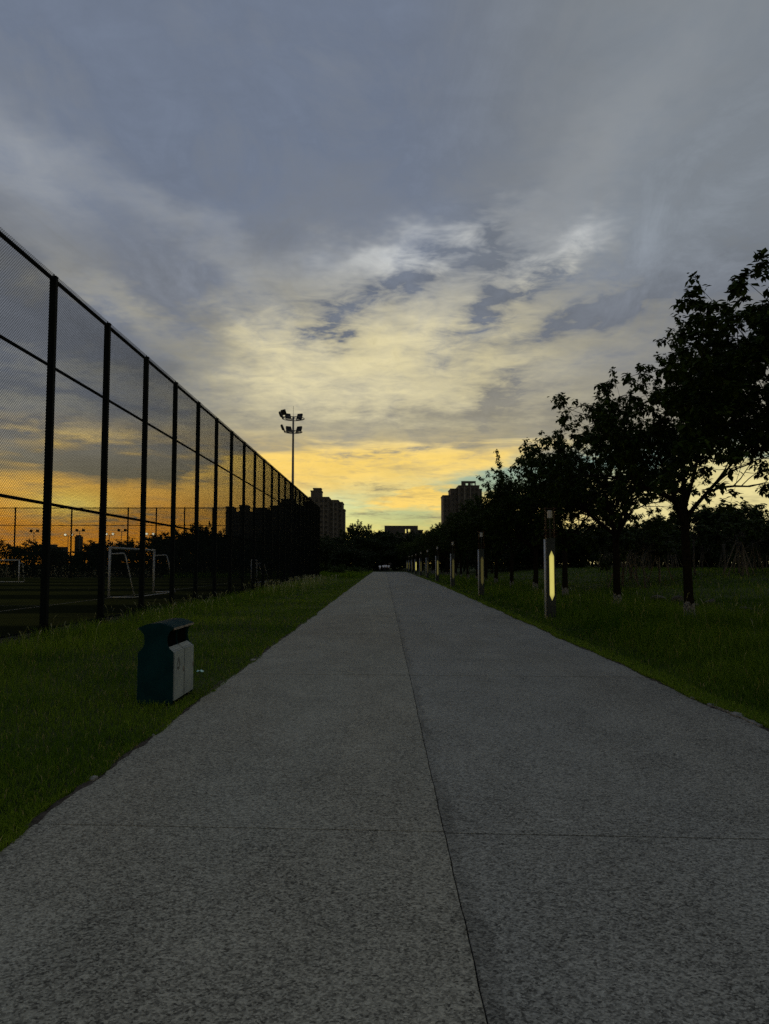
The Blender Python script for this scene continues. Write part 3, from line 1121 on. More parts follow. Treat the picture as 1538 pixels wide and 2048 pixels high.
# ================================================================ people at the end of the road
def skin_obj(name, pts, edges, rad, mat, parent, sub=1):
    me = bpy.data.meshes.new(name)
    me.from_pydata(pts, edges, [])
    me.materials.append(mat)
    o = obj(name, me, parent)
    md = o.modifiers.new('skin', 'SKIN')
    for i, r_ in enumerate(rad):
        me.skin_vertices[0].data[i].radius = r_ if isinstance(r_, tuple) else (r_, r_)
    me.skin_vertices[0].data[0].use_root = True
    md.use_smooth_shade = True
    s = o.modifiers.new('sub', 'SUBSURF')
    s.levels = s.render_levels = sub
    return o


def person(x, y, h, rz, stride, label, long_top=False):
    root = empty('person', (x, y, 0), rz)
    root.scale = (h / 1.70,) * 3
    tag(root, label, 'person', 'people walking at the end of the road')
    st = stride
    P = [(0, 0, 0.95), (0, 0, 1.15), (0, 0.01, 1.36), (0, 0.01, 1.47), (0, 0.03, 1.56), (0, 0.03, 1.67),
         (-0.17, 0, 1.38), (-0.23, -0.06 * st, 1.12), (-0.22, 0.06 - 0.05 * st, 0.88), (-0.215, 0.09, 0.80),
         (0.17, 0, 1.38), (0.23, 0.06 * st, 1.12), (0.22, 0.06 + 0.05 * st, 0.88), (0.215, 0.09, 0.80),
         (-0.10, 0, 0.90), (-0.11, 0.16 * st, 0.50), (-0.11, 0.12 * st, 0.07), (-0.11, 0.12 * st + 0.14, 0.035),
         (0.10, 0, 0.90), (0.11, -0.10 * st, 0.50), (0.11, -0.24 * st, 0.07), (0.11, -0.24 * st + 0.14, 0.035)]
    Ed = [(0, 1), (1, 2), (2, 3), (3, 4), (4, 5), (2, 6), (6, 7), (7, 8), (8, 9), (2, 10), (10, 11), (11, 12), (12, 13),
          (0, 14), (14, 15), (15, 16), (16, 17), (0, 18), (18, 19), (19, 20), (20, 21)]
    Rd = [0.13, 0.12, 0.13, 0.055, 0.095, 0.085, 0.05, 0.042, 0.033, 0.035, 0.05, 0.042, 0.033, 0.035, 0.085, 0.058, 0.04, 0.035, 0.085, 0.058, 0.04, 0.035]
    skin_obj('body', P, Ed, Rd, M['skin'], root)
    lo = 0.62 if long_top else 0.88
    S = [(0, 0, lo), (0, 0, 1.15), (0, 0.01, 1.40), (-0.175, 0, 1.39), (-0.225, -0.05 * st, 1.16), (0.175, 0, 1.39), (0.225, 0.05 * st, 1.16)]
    skin_obj('shirt', S, [(0, 1), (1, 2), (2, 3), (3, 4), (2, 5), (5, 6)], [(0.21, 0.17), (0.185, 0.15), (0.19, 0.145), 0.085, 0.07, 0.085, 0.07], M['shirt'], root)
    T = [(0, 0, 0.94), P[14], P[15], P[16], P[18], P[19], P[20]]
    skin_obj('trousers', T, [(0, 1), (1, 2), (2, 3), (0, 4), (4, 5), (5, 6)], [0.15, 0.11, 0.085, 0.07, 0.11, 0.085, 0.07], M['trousers'], root)
    skin_obj('hair', [(0, 0.01, 1.60), (0, 0.0, 1.68), (0, -0.02, 1.56)], [(0, 1), (0, 2)], [0.105, 0.09, 0.07], M['hair'], root)


person(-0.93, 158.0, 1.52, 0.1, 0.5, 'person in a long white top walking apart, nearest the lawn side', True)
person(-0.22, 158.6, 1.62, -0.1, 0.9, 'person in a white shirt and dark trousers, nearest the lone walker in the trio')
person(0.28, 157.6, 1.66, 0.05, -0.7, 'person in a white shirt and dark trousers in the middle of the trio')
person(0.86, 158.2, 1.60, 0.0, 0.8, 'person in a white shirt and dark trousers, nearest the lamps in the trio')

# ================================================================ trees
TEMPL = np.array([[0, 0, 0], [0.48, 0.25, -0.02], [0.48, 0, 0.06], [0.48, -0.25, -0.02], [1.0, 0, -0.16]])
TFACE = np.array([0, 2, 1, 0, 3, 2, 1, 2, 4, 2, 3, 4])


def leaves_mesh(name, pos, dirs, size, mat, tint, aspect=1.0):
    n = len(pos)
    d = dirs / np.linalg.norm(dirs, axis=1)[:, None]
    up = np.tile(np.array([0, 0, 1.0]), (n, 1))
    s = np.cross(d, up) + 1e-6
    s /= np.linalg.norm(s, axis=1)[:, None]
    u = np.cross(s, d)
    T = TEMPL[None] * size[:, None, None]
    T = T * np.array([1, aspect, 1])
    V = pos[:, None] + T[..., 0:1] * d[:, None] + T[..., 1:2] * s[:, None] + T[..., 2:3] * u[:, None]
    loops = ((np.arange(n) * 5)[:, None] + TFACE[None]).ravel()
    return np_mesh(name, V.reshape(-1, 3), loops, np.full(n * 4, 3), mat, np.repeat(tint, 5))


def rosettes(r, P, per, lsize, droop=(-55, 25), jit=0.05):
    """whorls of leaves hanging round the twig tips P"""
    P = np.repeat(np.asarray(P), per, axis=0)
    n = len(P)
    az = r.uniform(0, 2 * np.pi, n)
    el = np.radians(r.uniform(droop[0], droop[1], n))
    D = np.stack([np.cos(az) * np.cos(el), np.sin(az) * np.cos(el), np.sin(el)], -1)
    P = P + r.normal(size=(n, 3)) * jit * np.array([1, 1, 0.6])
    size = lsize * r.uniform(0.65, 1.25, n)
    return P, D, size


def grow_tree(seed, H, fork, r0, limbs, spread, tiers, lens, up=0.25, lean=0.0):
    """returns a trunk MB and the list of twig points"""
    pr = random.Random(seed)
    mb = MB()
    tips = []
    top = Vector((pr.uniform(-.12, .12) + lean, pr.uniform(-.12, .12), fork))
    mb.path([(0, 0, -0.15), (0, 0, 0.12), top * 0.35 + Vector((0.03, 0, 0)), top * 0.7, top], [r0 * 1.35, r0 * 1.1, r0 * 0.95, r0 * 0.88, r0 * 0.85], 10)

    def branch(p, d, L, r, lvl):
        pts, rad = [p], [r]
        k = 4 if lvl < 2 else 3
        q = p
        dd = d.normalized()
        for i in range(k):
            jit = Vector((pr.gauss(0, 1), pr.gauss(0, 1), pr.gauss(0, 1))) * (0.16 if lvl else 0.10)
            dd = (dd + jit + Vector((0, 0, up * (0.16 if lvl < 2 else -0.05)))).normalized()
            q = q + dd * (L / k)
            pts.append(q)
            rad.append(r * (1 - 0.60 * (i + 1) / k))
        if r > 0.004:
            mb.path(pts, rad, 7 if lvl < 2 else (5 if lvl == 2 else 3), cap=False)
        if lvl >= tiers:
            tips.append(tuple(q))
            tips.append(tuple(pts[-2]))
            return
        n = pr.choice((4, 5)) if lvl < tiers - 1 else pr.choice((3, 4))
        for i in range(n):
            t = pr.uniform(0.45, 1.0) if i else 1.0
            j = min(int(t * k), k - 1)
            base = pts[j].lerp(pts[j + 1], t * k - j) if t < 1 else q
            side = dd.cross(Vector((pr.gauss(0, 1), pr.gauss(0, 1), pr.gauss(0, 1)))).normalized()
            a = pr.uniform(0.45, 1.0) if i else 0.25
            nd = (dd * math.cos(a) + side * math.sin(a))
            nd.z = nd.z * 0.75 + 0.10
            branch(base, nd, lens[lvl + 1] * pr.uniform(0.75, 1.2), max(rad[j] * 0.62, 0.006), lvl + 1)
        if lvl >= tiers - 1:
            tips.append(tuple(pts[-1]))

    for i in range(limbs):
        az = 2 * math.pi * i / limbs + pr.uniform(-0.4, 0.4)
        a = R(pr.uniform(spread * 0.6, spread)) if i else R(16)
        d = Vector((math.cos(az) * math.sin(a), math.sin(az) * math.sin(a), math.cos(a)))
        hh = fork * pr.uniform(0.82, 1.0) if i > 1 else fork
        start = top * (hh / fork)
        branch(start, d, lens[0] * pr.uniform(0.85, 1.15) * (1.0 if i else 0.8), r0 * (0.72 if i == 0 else pr.uniform(0.45, 0.6)), 0)
    return mb, np.array(tips)


def tree_variant(seed, H, fork, r0, limbs, spread, tiers, lens, per, lsize, leafmat, barkmat, up=0.25, lean=0.0, fill=0):
    mb, tips = grow_tree(seed, H, fork, r0, limbs, spread, tiers, lens, up, lean)
    r = np.random.default_rng(seed)
    z = np.percentile(tips[:, 2], 98.5)
    rad = np.percentile(np.hypot(tips[:, 0], tips[:, 1]), 93)
    k = H / (z + 0.05)
    if fill:
        # round the crown out with more twigs so that it reads as a full dome
        zc, rz = (fork * 1.45 + z) / 2, (z - fork * 1.45) / 2
        extra = []
        while len(extra) < fill:
            q = r.uniform(-1, 1, 3)
            m = np.linalg.norm(q)
            if m > 1 or m < 0.45 or r.uniform() > 0.55 + 0.45 * math.sin(q[0] * 5 + seed) * math.cos(q[1] * 4 + q[2] * 3):
                continue
            q = q * np.array([rad * 1.04, rad * 1.04, rz * 1.02]) + np.array([0, 0, zc])
            j = np.argmin(((tips - q) ** 2).sum(1))
            mb.path([tuple(tips[j]), tuple((tips[j] + q) / 2 + r.normal(size=3) * 0.04), tuple(q)], [0.010, 0.007, 0.004], 3, cap=False)
            for _ in range(4):
                extra.append(q + r.normal(size=3) * 0.13)
        tips = np.concatenate([tips, np.array(extra)])
    P, D, S = rosettes(r, tips, per, lsize)
    tint = np.clip(r.normal(0.35, 0.25, len(P)), 0, 1)
    return mb.mesh('trunk', barkmat, True), leaves_mesh('crown', P, D, S, leafmat, tint, 1.25), z + 0.1, rad, len(P)


ROWT = [tree_variant(s, 7.7, f, 0.145, n, sp, 3, (2.0, 1.5, 1.05, 0.6), 17, 0.145, M['leaf'], M['bark'], 0.25, ln, 700)
        for s, f, n, sp, ln in ((21, 2.45, 5, 62, 0.05), (22, 2.25, 6, 64, -0.1), (23, 2.6, 5, 60, 0.0), (29, 2.35, 6, 64, 0.1))]
YOUNGT = [tree_variant(s, 5.0, 1.9, 0.055, n, 58, 2, (1.0, 0.85, 0.55), 15, 0.21, M['leaf_young'], M['bark_pale'], 0.3)
          for s, n in ((31, 5), (32, 6), (33, 5))]
FART = [tree_variant(s, 9.0, f, 0.18, n, sp, 3, (2.1, 1.7, 1.2, 0.7), 8, 0.30, M['leaf_far'], M['bark'], 0.25)
        for s, n, f, sp in ((41, 6, 1.6, 66), (42, 7, 1.2, 75), (43, 5, 2.2, 50))]
for v in ROWT + YOUNGT + FART:
    print('tree variant height %.2f reach %.2f leaves %d' % (v[2], v[3], v[4]))


def whitewash_mesh():
    pr = random.Random(2)
    n = 18
    vs, fs = [], []
    for j, (z, rr) in enumerate(((-0.1, 0.205), (0.12, 0.172), (0.30, 0.160), (0.46, 0.156))):
        for k in range(n):
            a = 2 * math.pi * k / n
            zz = z + (pr.uniform(-0.13, 0.06) if j == 3 else 0)
            vs.append((rr * math.cos(a) + (0.012 if j == 3 else 0), rr * math.sin(a), zz))
    for j in range(3):
        for k in range(n):
            a, b = j * n + k, j * n + (k + 1) % n
            fs.append((a, b, b + n, a + n))
    return MB().add(vs, fs).mesh('painted_band', M['whitewash'], True)


WASH = whitewash_mesh()


def place_tree(name, variant, x, y, H, rz, label, group, cat='tree', wash=False, sxy=1.0, z=None, reach=None):
    tm, cm, vh, vr, _ = variant
    t = empty(name, (x, y, float(terrain(x, y)) if z is None else z), rz)
    s = H / vh
    if reach:
        sxy = reach / (vr * s)
    t.scale = (s * sxy, s * sxy, s)
    tag(t, label, cat, group)
    tr = obj('trunk', tm, t)
    obj('crown', cm, t)
    if wash:
        obj('painted_band', WASH, tr)
    return t


pr = random.Random(19)
ROW_Y = [14.6, 22.5, 30.2, 38.4, 46.5, 55.0, 62.4] + [70.0 + 7.8 * k for k in range(17)]
ROW_H = {0: 7.7, 1: 8.0, 2: 7.6, 3: 7.3, 4: 7.2}
for k, y in enumerate(ROW_Y):
    x = 9.15 + pr.uniform(-0.25, 0.25)
    if k == 0:
        x = 9.35
    if k == 1:
        x = 8.85
    if k > 17:
        x -= (k - 17) * 0.45
    lab = ('leafy tree leaning into the picture edge, nearest of the roadside row' if k == 0 else
           '%s broad-crowned roadside tree in the row, counted from the camera' % ORD[k])
    place_tree('roadside_tree', ROWT[(1, 2, 0, 3, 1, 0, 3, 2)[k % 8]], x, y, ROW_H.get(k, 6.9 + pr.uniform(-0.4, 0.5)), pr.uniform(0, 6.28) if k > 1 else (2.2, 0.9)[k], lab,
               'row of trees behind the pylon lamps', wash=True, reach=3.65 if k else 3.9)

# ---------------------------------------------------------------- staked young trees in the meadow on the right
STAKE = MB().path([(0, 0, -0.1), (0, 0, 2.0)], 0.028, 6).mesh('stake', M['stake'])
pr = random.Random(77)
spots = []
tries = 0
while len(spots) < 64 and tries < 5000:
    tries += 1
    y = pr.uniform(44, 112)
    x = pr.uniform(0.24 * y + 3.0, 0.56 * y + 4)
    if x < 15:
        continue
    if all((x - a) ** 2 + (y - b) ** 2 > 2.6 ** 2 for a, b in spots):
        spots.append((x, y))
for i, (x, y) in enumerate(spots):
    t = place_tree('young_tree', YOUNGT[i % 3], x, y, pr.uniform(3.6, 5.1), pr.uniform(0, 6.28), 'young thin-trunked tree in the planted wood beyond the meadow', 'young trees in the wood beyond the meadow', sxy=1.15)
    if pr.random() < 0.6:
        for a in range(3):
            an = a * 2.094 + pr.uniform(-0.3, 0.3)
            s = obj('stake', STAKE, t, (0.75 * math.cos(an), 0.75 * math.sin(an), 0))
            s.rotation_euler = (R(20) * math.sin(an), -R(20) * math.cos(an), 0)
# a thin sapling by itself in the grass
place_tree('sapling', YOUNGT[1], 15.0, 52.0, 2.0, 0.4, 'small lone sapling standing in the meadow in front of the young wood', None, sxy=0.6)

# deeper wood that closes the view behind the young trees
pr = random.Random(5)
for i in range(34):
    y = pr.uniform(112, 150)
    x = pr.uniform(13, 0.55 * y + 8)
    place_tree('background_tree', FART[pr.choice((0, 1, 1))], x, y, pr.uniform(4.6, 6.6), pr.uniform(0, 6.28), 'dark full-crowned tree in the deep wood behind the young trees', 'dark trees closing the wood behind the young trees')

# ---------------------------------------------------------------- wood beyond the end of the road
far = []
for i in range(40):
    y = pr.uniform(196, 262)
    x = -62 + 116 * (i + pr.random()) / 40
    if 3.5 < x < 7.0 and y < 230:
        x += 6
    h = pr.uniform(8.6, 11.0)
    if x > 0:
        h = pr.uniform(9.5, 12.0)
    far.append((x, y, h))
for x, y, h in far:
    place_tree('background_tree', FART[pr.choice((0, 1))], x, y, h, pr.uniform(0, 6.28), 'dark dense tree in the wood closing the end of the road', 'dark trees beyond the end of the road', sxy=1.15)
place_tree('wispy_tree', FART[2], -7.7, 232.0, 14.2, 0.5, 'thin wispy tree standing above the wood beside the left tower', None, sxy=0.62)
place_tree('round_tree', FART[0], -4.7, 236.0, 13.0, 1.5, 'round-headed tree rising above the wood, beside the thin wispy one', None, sxy=0.62)
# low spreading trees on the left before the wood
for i, (x, y, h) in enumerate([(-19, 168, 6.2), (-15.5, 152, 5.0), (-11.5, 172, 5.8), (-8.5, 182, 5.2), (-5.4, 188, 4.6), (-1.8, 190, 5.0), (2.5, 192, 5.2), (6.5, 196, 5.4), (-23, 150, 6.5), (-27, 175, 7.0)]):
    place_tree('spreading_tree', FART[1], x, y, h, i * 1.3, 'low dark spreading tree at the foot of the wood past the fence corner', 'low spreading trees past the fence corner', sxy=1.45)

# bushes in the rough grass past the fence corner
def bush_mesh(seed, n, lsize, mat):
    r = np.random.default_rng(seed)
    p = r.normal(size=(n, 3))
    p /= np.linalg.norm(p, axis=1)[:, None]
    rad = r.uniform(0.55, 1.0, n) * (1 + 0.25 * np.sin(p[:, 0] * 5 + seed) * np.cos(p[:, 1] * 4))
    p = p * rad[:, None]
    p[:, 2] = np.abs(p[:, 2])
    d = p + r.normal(size=(n, 3)) * 0.5
    return leaves_mesh('foliage', p, d, lsize * r.uniform(0.6, 1.3, n), mat, np.clip(r.normal(0.45, 0.25, n), 0, 1))


BUSH = [bush_mesh(s, 900, 0.22, M['leaf_young']) for s in (1, 2)]
for i, (x, y, s) in enumerate([(-6.6, 108, 1.5), (-9.0, 118, 1.9), (-5.0, 126, 1.4), (-7.4, 138, 1.7), (-4.6, 146, 1.2), (-10.5, 132, 2.0), (-3.9, 158, 1.0), (5.9, 166, 1.2), (-12, 150, 2.2)]):
    b = empty('bush', (x, y, 0), i)
    b.scale = (s, s, s * 0.8)
    tag(b, 'rounded green bush in the rough grass past the fence corner', 'bush', 'bushes past the fence corner')
    obj('foliage', BUSH[i % 2], b)
    MB().path([(0, 0, -0.1), (0.05, 0, 0.5)], [0.05, 0.03], 6).build('stem', M['bark'], b)

# ---------------------------------------------------------------- hedge and trees behind the far fence
def hedge_mesh(L, D, H, n, seed, pw=0.75):
    r = np.random.default_rng(seed)
    x = r.uniform(0, L, n)
    top = H * (0.80 + 0.12 * np.sin(x * 0.37 + 1) + 0.10 * np.sin(x * 0.91) + 0.06 * np.sin(x * 2.3))
    z = top * r.uniform(0, 1, n) ** pw - 0.15
    y = r.uniform(-D / 2, D / 2, n) * np.sqrt(np.clip(1.15 - np.abs(z / top) ** 3, 0.05, 1))
    P = np.stack([x, y, z], -1)
    d = r.normal(size=(n, 3)) + np.array([0, -0.4, 0.2])
    return leaves_mesh('foliage', P, d, r.uniform(0.22, 0.45, n), M['leaf_far'], np.clip(r.normal(0.35, 0.25, n), 0, 1))


ug = empty('undergrowth', (13, 128, float(terrain(40, 128))))
ug.location.z -= 0.25
tag(ug, 'dark tangled undergrowth filling the wood behind the young trees', kind='stuff')
obj('foliage', hedge_mesh(80, 14.0, 3.8, 60000, 18), ug)

hedge = empty('hedge', (-86, 99.5, 0))
tag(hedge, 'long dark uneven hedge running behind the far fence of the pitch', 'hedge')
obj('foliage', hedge_mesh(76, 3.4, 4.7, 48000, 8), hedge)
for k in range(18):
    MB().path([(2 + 4.2 * k, 0, -0.1), (2.1 + 4.2 * k, 0.1, 1.8)], [0.08, 0.04], 6).build('stem', M['bark'], hedge)
for i, (x, y, h, sx, lab) in enumerate([(-28.6, 106, 6.0, 0.9, 'bushy dark tree behind the far fence, left end of the clump near the tower block'),
                                       (-26.2, 108, 7.0, 0.75, 'dark tree behind the far fence with a knobbly top, middle of the clump'),
                                       (-23.4, 104, 7.0, 0.55, 'slender pointed tree behind the far fence, right end of the clump'),
                                       (-20.2, 110, 5.6, 1.0, 'low dark tree behind the far fence in front of the wide block'),
                                       (-15.5, 112, 6.2, 1.1, 'broad dark tree behind the far fence near its corner'),
                                       (-11.0, 114, 5.6, 1.1, 'dark tree just behind the corner of the far fence'),
                                       (-41.5, 112, 4.8, 1.1, 'low rounded tree behind the far fence under the setting sun'),
                                       (-35.6, 114, 5.3, 1.2, 'low wide tree behind the far fence, next to the large goal'),
                                       (-50, 110, 4.9, 1.2, 'low tree behind the far fence at the picture edge')]):
    place_tree('background_tree', FART[(0, 0, 2, 1, 1, 0, 1, 1, 0)[i]], x, y, h, i * 0.9, lab, None, sxy=sx)

# ================================================================ grass
def blades(name, pos, h, w, lean, tint, mat, label):
    n = len(pos)
    r = np.random.default_rng(len(pos))
    phi = r.uniform(0, 2 * np.pi, n)
    psi = r.uniform(0, 2 * np.pi, n)
    s = np.stack([np.cos(phi), np.sin(phi), np.zeros(n)], -1) * (w / 2)[:, None]
    l = np.stack([np.cos(psi), np.sin(psi), np.zeros(n)], -1) * (h * lean)[:, None]
    up = np.zeros((n, 3))
    up[:, 2] = h
    V = np.zeros((n, 5, 3))
    V[:, 0] = pos - s
    V[:, 1] = pos + s
    mid = pos + up * 0.58 + l * 0.32
    V[:, 2] = mid + s * 0.75
    V[:, 3] = mid - s * 0.75
    V[:, 4] = pos + up * (1 - 0.35 * np.minimum(lean, 1.2))[:, None] + l
    base = (np.arange(n) * 5)[:, None]
    loops = (base + np.array([0, 1, 2, 3, 3, 2, 4])[None]).ravel()
    sizes = np.tile(np.array([4, 3]), n)
    me = np_mesh(name, V.reshape(-1, 3), loops, sizes, mat, np.repeat(tint, 5))
    return tag(obj(name, me), label, kind='stuff')


def fbm(x, y, s, seed):
    r = np.random.default_rng(seed)
    v = np.zeros_like(x)
    for k in range(5):
        a = r.uniform(0, 6.28)
        f = s * 1.7 ** k
        v += np.sin((x * np.cos(a) + y * np.sin(a)) * f + r.uniform(0, 6.28)) * np.sin((x * -np.sin(a) + y * np.cos(a)) * f * 0.8 + r.uniform(0, 6.28)) / 1.5 ** k
    return v / 2.2


def scatter(r, n, xa, xb, ya, yb, power):
    """positions with more blades close to the road's near end"""
    u = r.uniform(0, 1, n)
    if power == 0:
        y = ya + (yb - ya) * u
    else:
        y = (ya ** (1 - power) + u * (yb ** (1 - power) - ya ** (1 - power))) ** (1 / (1 - power))
    x = r.uniform(0, 1, n)
    return x, y


def lawn_left():
    r = np.random.default_rng(101)
    n = 210000
    u, y = scatter(r, n, 0, 1, 2.0, 92.0, 1.75)
    xl = np.array([left_edge(v) for v in np.linspace(0, 95, 951)])
    xe = np.interp(y, np.linspace(0, 95, 951), xl)
    edge = 0.01 + 0.10 * fbm(y * 1.0, y * 0.3, 1.6, 4)
    u = np.where(r.uniform(0, 1, n) < 0.25, u ** 2.2, u)
    x = xe - np.clip(edge, -0.06, 0.2) - u * (5.55 - 0.15)
    keep = ~((x > -2.94) & (x < -2.49) & (y > 9.18) & (y < 10.16))
    x, y = x[keep], y[keep]
    n = len(x)
    d = (xe[keep] - x)
    tall = sstep(2.2, 4.6, d)
    far_ = np.clip(y / 12.0, 1, 6)
    h = r.uniform(0.05, 0.11, n) * (1 - tall) + tall * r.uniform(0.10, 0.34, n)
    h = h * (1 + 0.55 * fbm(x, y, 1.1, 6)) * (0.75 + 0.25 * np.minimum(far_, 2.0))
    h = np.where(d < 0.35, h * 0.7, h)
    w = r.uniform(0.004, 0.008, n) * far_ ** 0.9
    lean = r.uniform(0.15, 0.95, n)
    t = np.clip(0.42 + 0.42 * fbm(x, y, 0.8, 9) + r.normal(0, 0.16, n), 0, 1)
    t = np.where(r.uniform(0, 1, n) < 0.03 + 0.05 * (fbm(x, y, 0.5, 31) > 0.45), 1.6, t)
    pos = np.stack([x, y, terrain(x, y)], -1)
    blades('lawn_grass', pos, h, w, lean, t, M['grass'], 'dark green mown grass between the road and the tall fence')


def grass_right():
    r = np.random.default_rng(103)
    n = 250000
    u, y = scatter(r, n, 0, 1, 3.0, 110.0, 1.55)
    ys = np.linspace(0, 120, 1201)
    xe = np.interp(y, ys, np.array([right_edge(v) for v in ys]))
    wmax = np.clip(0.62 * y + 1.0, 3.0, 40.0)
    u = np.where(r.uniform(0, 1, n) < 0.35, u ** 2.4, u)
    x = xe + 0.03 + np.clip(0.05 * fbm(y, y * 0.4, 2.0, 5), -0.03, 0.1) + u * wmax
    d = x - xe
    tall = sstep(0.35, 1.9, d) * (0.70 + 0.50 * fbm(x, y, 0.9, 16))
    far_ = np.clip(y / 12.0, 1, 6)
    h = r.uniform(0.05, 0.10, n) * (1 - tall) + tall * r.uniform(0.15, 0.80, n) * (1 - 0.45 * sstep(4.5, 9.0, d))
    h = np.maximum(h, 0.04)
    w = r.uniform(0.005, 0.010, n) * far_ ** 0.95
    lean = r.uniform(0.15, 0.9, n)
    t = np.clip(0.38 + 0.42 * fbm(x, y, 0.6, 19) + r.normal(0, 0.18, n) + 0.45 * (d < 0.35), 0, 1)
    t = np.where(r.uniform(0, 1, n) < 0.025, 1.6, t)
    pos = np.stack([x, y, terrain(x, y)], -1)
    blades('meadow_grass', pos, h, w, lean, t, M['meadow'], 'tall unmown grass between the road and the trees')


def rough_far():
    r = np.random.default_rng(107)
    n = 42000
    y = 93 + 95 * r.uniform(0, 1, n) ** 1.3
    x = -2.6 - r.uniform(0, 1, n) * 24
    h = r.uniform(0.25, 0.75, n) * (1 + 0.4 * fbm(x, y, 0.25, 3)) * sstep(2.4, 5.0, -x) + 0.08
    w = r.uniform(0.04, 0.08, n)
    t = np.clip(0.45 + 0.4 * fbm(x, y, 0.2, 23) + r.normal(0, 0.15, n), 0, 1)
    blades('rough_grass', np.stack([x, y, terrain(x, y)], -1), h, w, r.uniform(0.1, 0.7, n), t, M['grass'], 'rough tall grass on the far side of the fence corner')


def seed_heads():
    r = np.random.default_rng(111)
    n1, n2, n3 = 420, 150, 60
    x = np.concatenate([r.uniform(-7.5, -4.2, n1), r.uniform(-7.6, -5.6, n2), r.uniform(5.2, 11, n3)])
    y = np.concatenate([r.uniform(38, 74, n1), r.uniform(14, 34, n2), r.uniform(13, 34, n3)])
    n = n1 + n2 + n3
    base = np.stack([x, y, terrain(x, y)], -1)
    h = np.concatenate([r.uniform(0.45, 0.75, n1), r.uniform(0.35, 0.6, n2), r.uniform(0.55, 0.85, n3)])
    az = r.uniform(0, 6.28, n)
    ln = np.stack([np.cos(az), np.sin(az), np.zeros(n)], -1) * (h * 0.25)[:, None]
    far_ = np.clip(y / 22, 1, 3)[:, None]
    up = np.zeros((n, 3))
    up[:, 2] = 1
    V = np.zeros((n, 8, 3))
    p1 = base + up * (h * 0.78)[:, None] + ln * 0.5
    p2 = base + up * (h * 0.95)[:, None] + ln * 0.9
    p3 = base + up * h[:, None] + ln * 1.25
    s = np.stack([np.sin(az), np.cos(az), np.zeros(n)], -1)
    V[:, 0] = base - s * 0.0015 * far_
    V[:, 1] = base + s * 0.0015 * far_
    V[:, 2] = p1 + s * 0.0015 * far_
    V[:, 3] = p1 - s * 0.0015 * far_
    V[:, 4] = p2 + s * 0.009 * far_
    V[:, 5] = p2 - s * 0.009 * far_
    V[:, 6] = p3 + s * 0.003 * far_
    V[:, 7] = p3 - s * 0.003 * far_
    loops = ((np.arange(n) * 8)[:, None] + np.array([0, 1, 2, 3, 3, 2, 4, 5, 5, 4, 6, 7])[None]).ravel()
    t = np.repeat(r.uniform(0, 1, n), 8)
    t = np.clip(t, 0, 1)
    me = np_mesh('seed_heads', V.reshape(-1, 3), loops, np.full(n * 3, 4), M['seed'], t)
    tag(obj('grass_seed_heads', me), 'pale feathery seed heads standing in the tall grass', kind='stuff')


lawn_left()
grass_right()
rough_far()
seed_heads()

# ================================================================ buildings on the skyline
WIN_CACHE = {}
M['wall_trim'] = simple('light_rendered_trim', (0.11, 0.105, 0.10), (0.09, 0.086, 0.08), 0.3, 0.9)


def window_mesh(w, h):
    key = (round(w, 2), round(h, 2))
    if key not in WIN_CACHE:
        g = MB().box(-w / 2, w / 2, -0.06, 0.05, 0, h).mesh('window', M['glass_dark'])
        f = MB()
        f.box(-w / 2 - 0.12, -w / 2, -0.16, 0.05, -0.12, h + 0.12)
        f.box(w / 2, w / 2 + 0.12, -0.16, 0.05, -0.12, h + 0.12)
        f.box(-w / 2, w / 2, -0.16, 0.05, h, h + 0.12)
        f.box(-w / 2, w / 2, -0.22, 0.05, -0.12, 0)
        WIN_CACHE[key] = g, f.mesh('window_frame', M['wall_pale'])
    return WIN_CACHE[key]


def tower(name, label, loc, wall, blocks, grids, trims=(), holes=()):
    """blocks: (x0,x1,depth0,depth1,height0,height1); grids: (x0,x1,front_depth,z0,z1,columns,floors,w,h)"""
    t = empty(name, loc)
    tag(t, label, 'building')
    for (x0, x1, d0, d1, z0, z1) in blocks:
        o = MB().box(x0, x1, d0, d1, z0, z1).build('wall_block', M[wall], t)
        MB().box(x0 - 0.25, x1 + 0.25, d0 - 0.25, d1 + 0.25, z1, z1 + 0.7).build('parapet', M[wall], o)
    for (x0, x1, d, z0, z1) in trims:
        MB().box(x0, x1, d - 0.55, d + 0.02, z0, z1).build('pilaster', M['wall_trim'], t)
    for (x0, x1, d, z0, z1, c, fl, w, h) in grids:
        g, f = window_mesh(w, h)
        for i in range(c):
            for j in range(fl):
                p = (x0 + (x1 - x0) * (i + 0.5) / c, d, z0 + (z1 - z0) * (j + 0.25) / fl)
                wo = obj('window', g, t, p)
                obj('window_frame', f, wo)
    return t


# tan tower right of the fence corner
tower('apartment_tower', 'stepped tan apartment tower rising beside the end of the fence', (-48.0, 460, 0), 'wall_tower',
      [(-0.5, 22.4, 6, 24, 0, 38.6), (2.8, 14.5, 0.5, 20, 0, 41.2), (14.5, 20.0, 3, 20, 0, 39.6), (22.4, 23.6, 10, 22, 0, 34.5), (3.4, 9.8, 4, 14, 41.9, 45.4), (4.8, 9.4, 5, 12, 46.1, 47.0)],
      [(6.0, 11.4, 0.5, 3, 41.0, 2, 12, 1.5, 1.7), (3.0, 5.4, 0.5, 3, 41.0, 1, 12, 1.2, 1.7), (11.6, 14.3, 0.5, 3, 41.0, 1, 12, 1.7, 1.7), (14.8, 19.8, 3, 3, 39.0, 2, 12, 1.3, 1.7), (20.2, 22.2, 6, 3, 38, 1, 12, 1.0, 1.7)],
      [(5.6, 6.0, 0.5, 0, 41.0), (11.4, 11.8, 0.5, 0, 41.0), (16.9, 17.5, 3, 0, 39.5)])
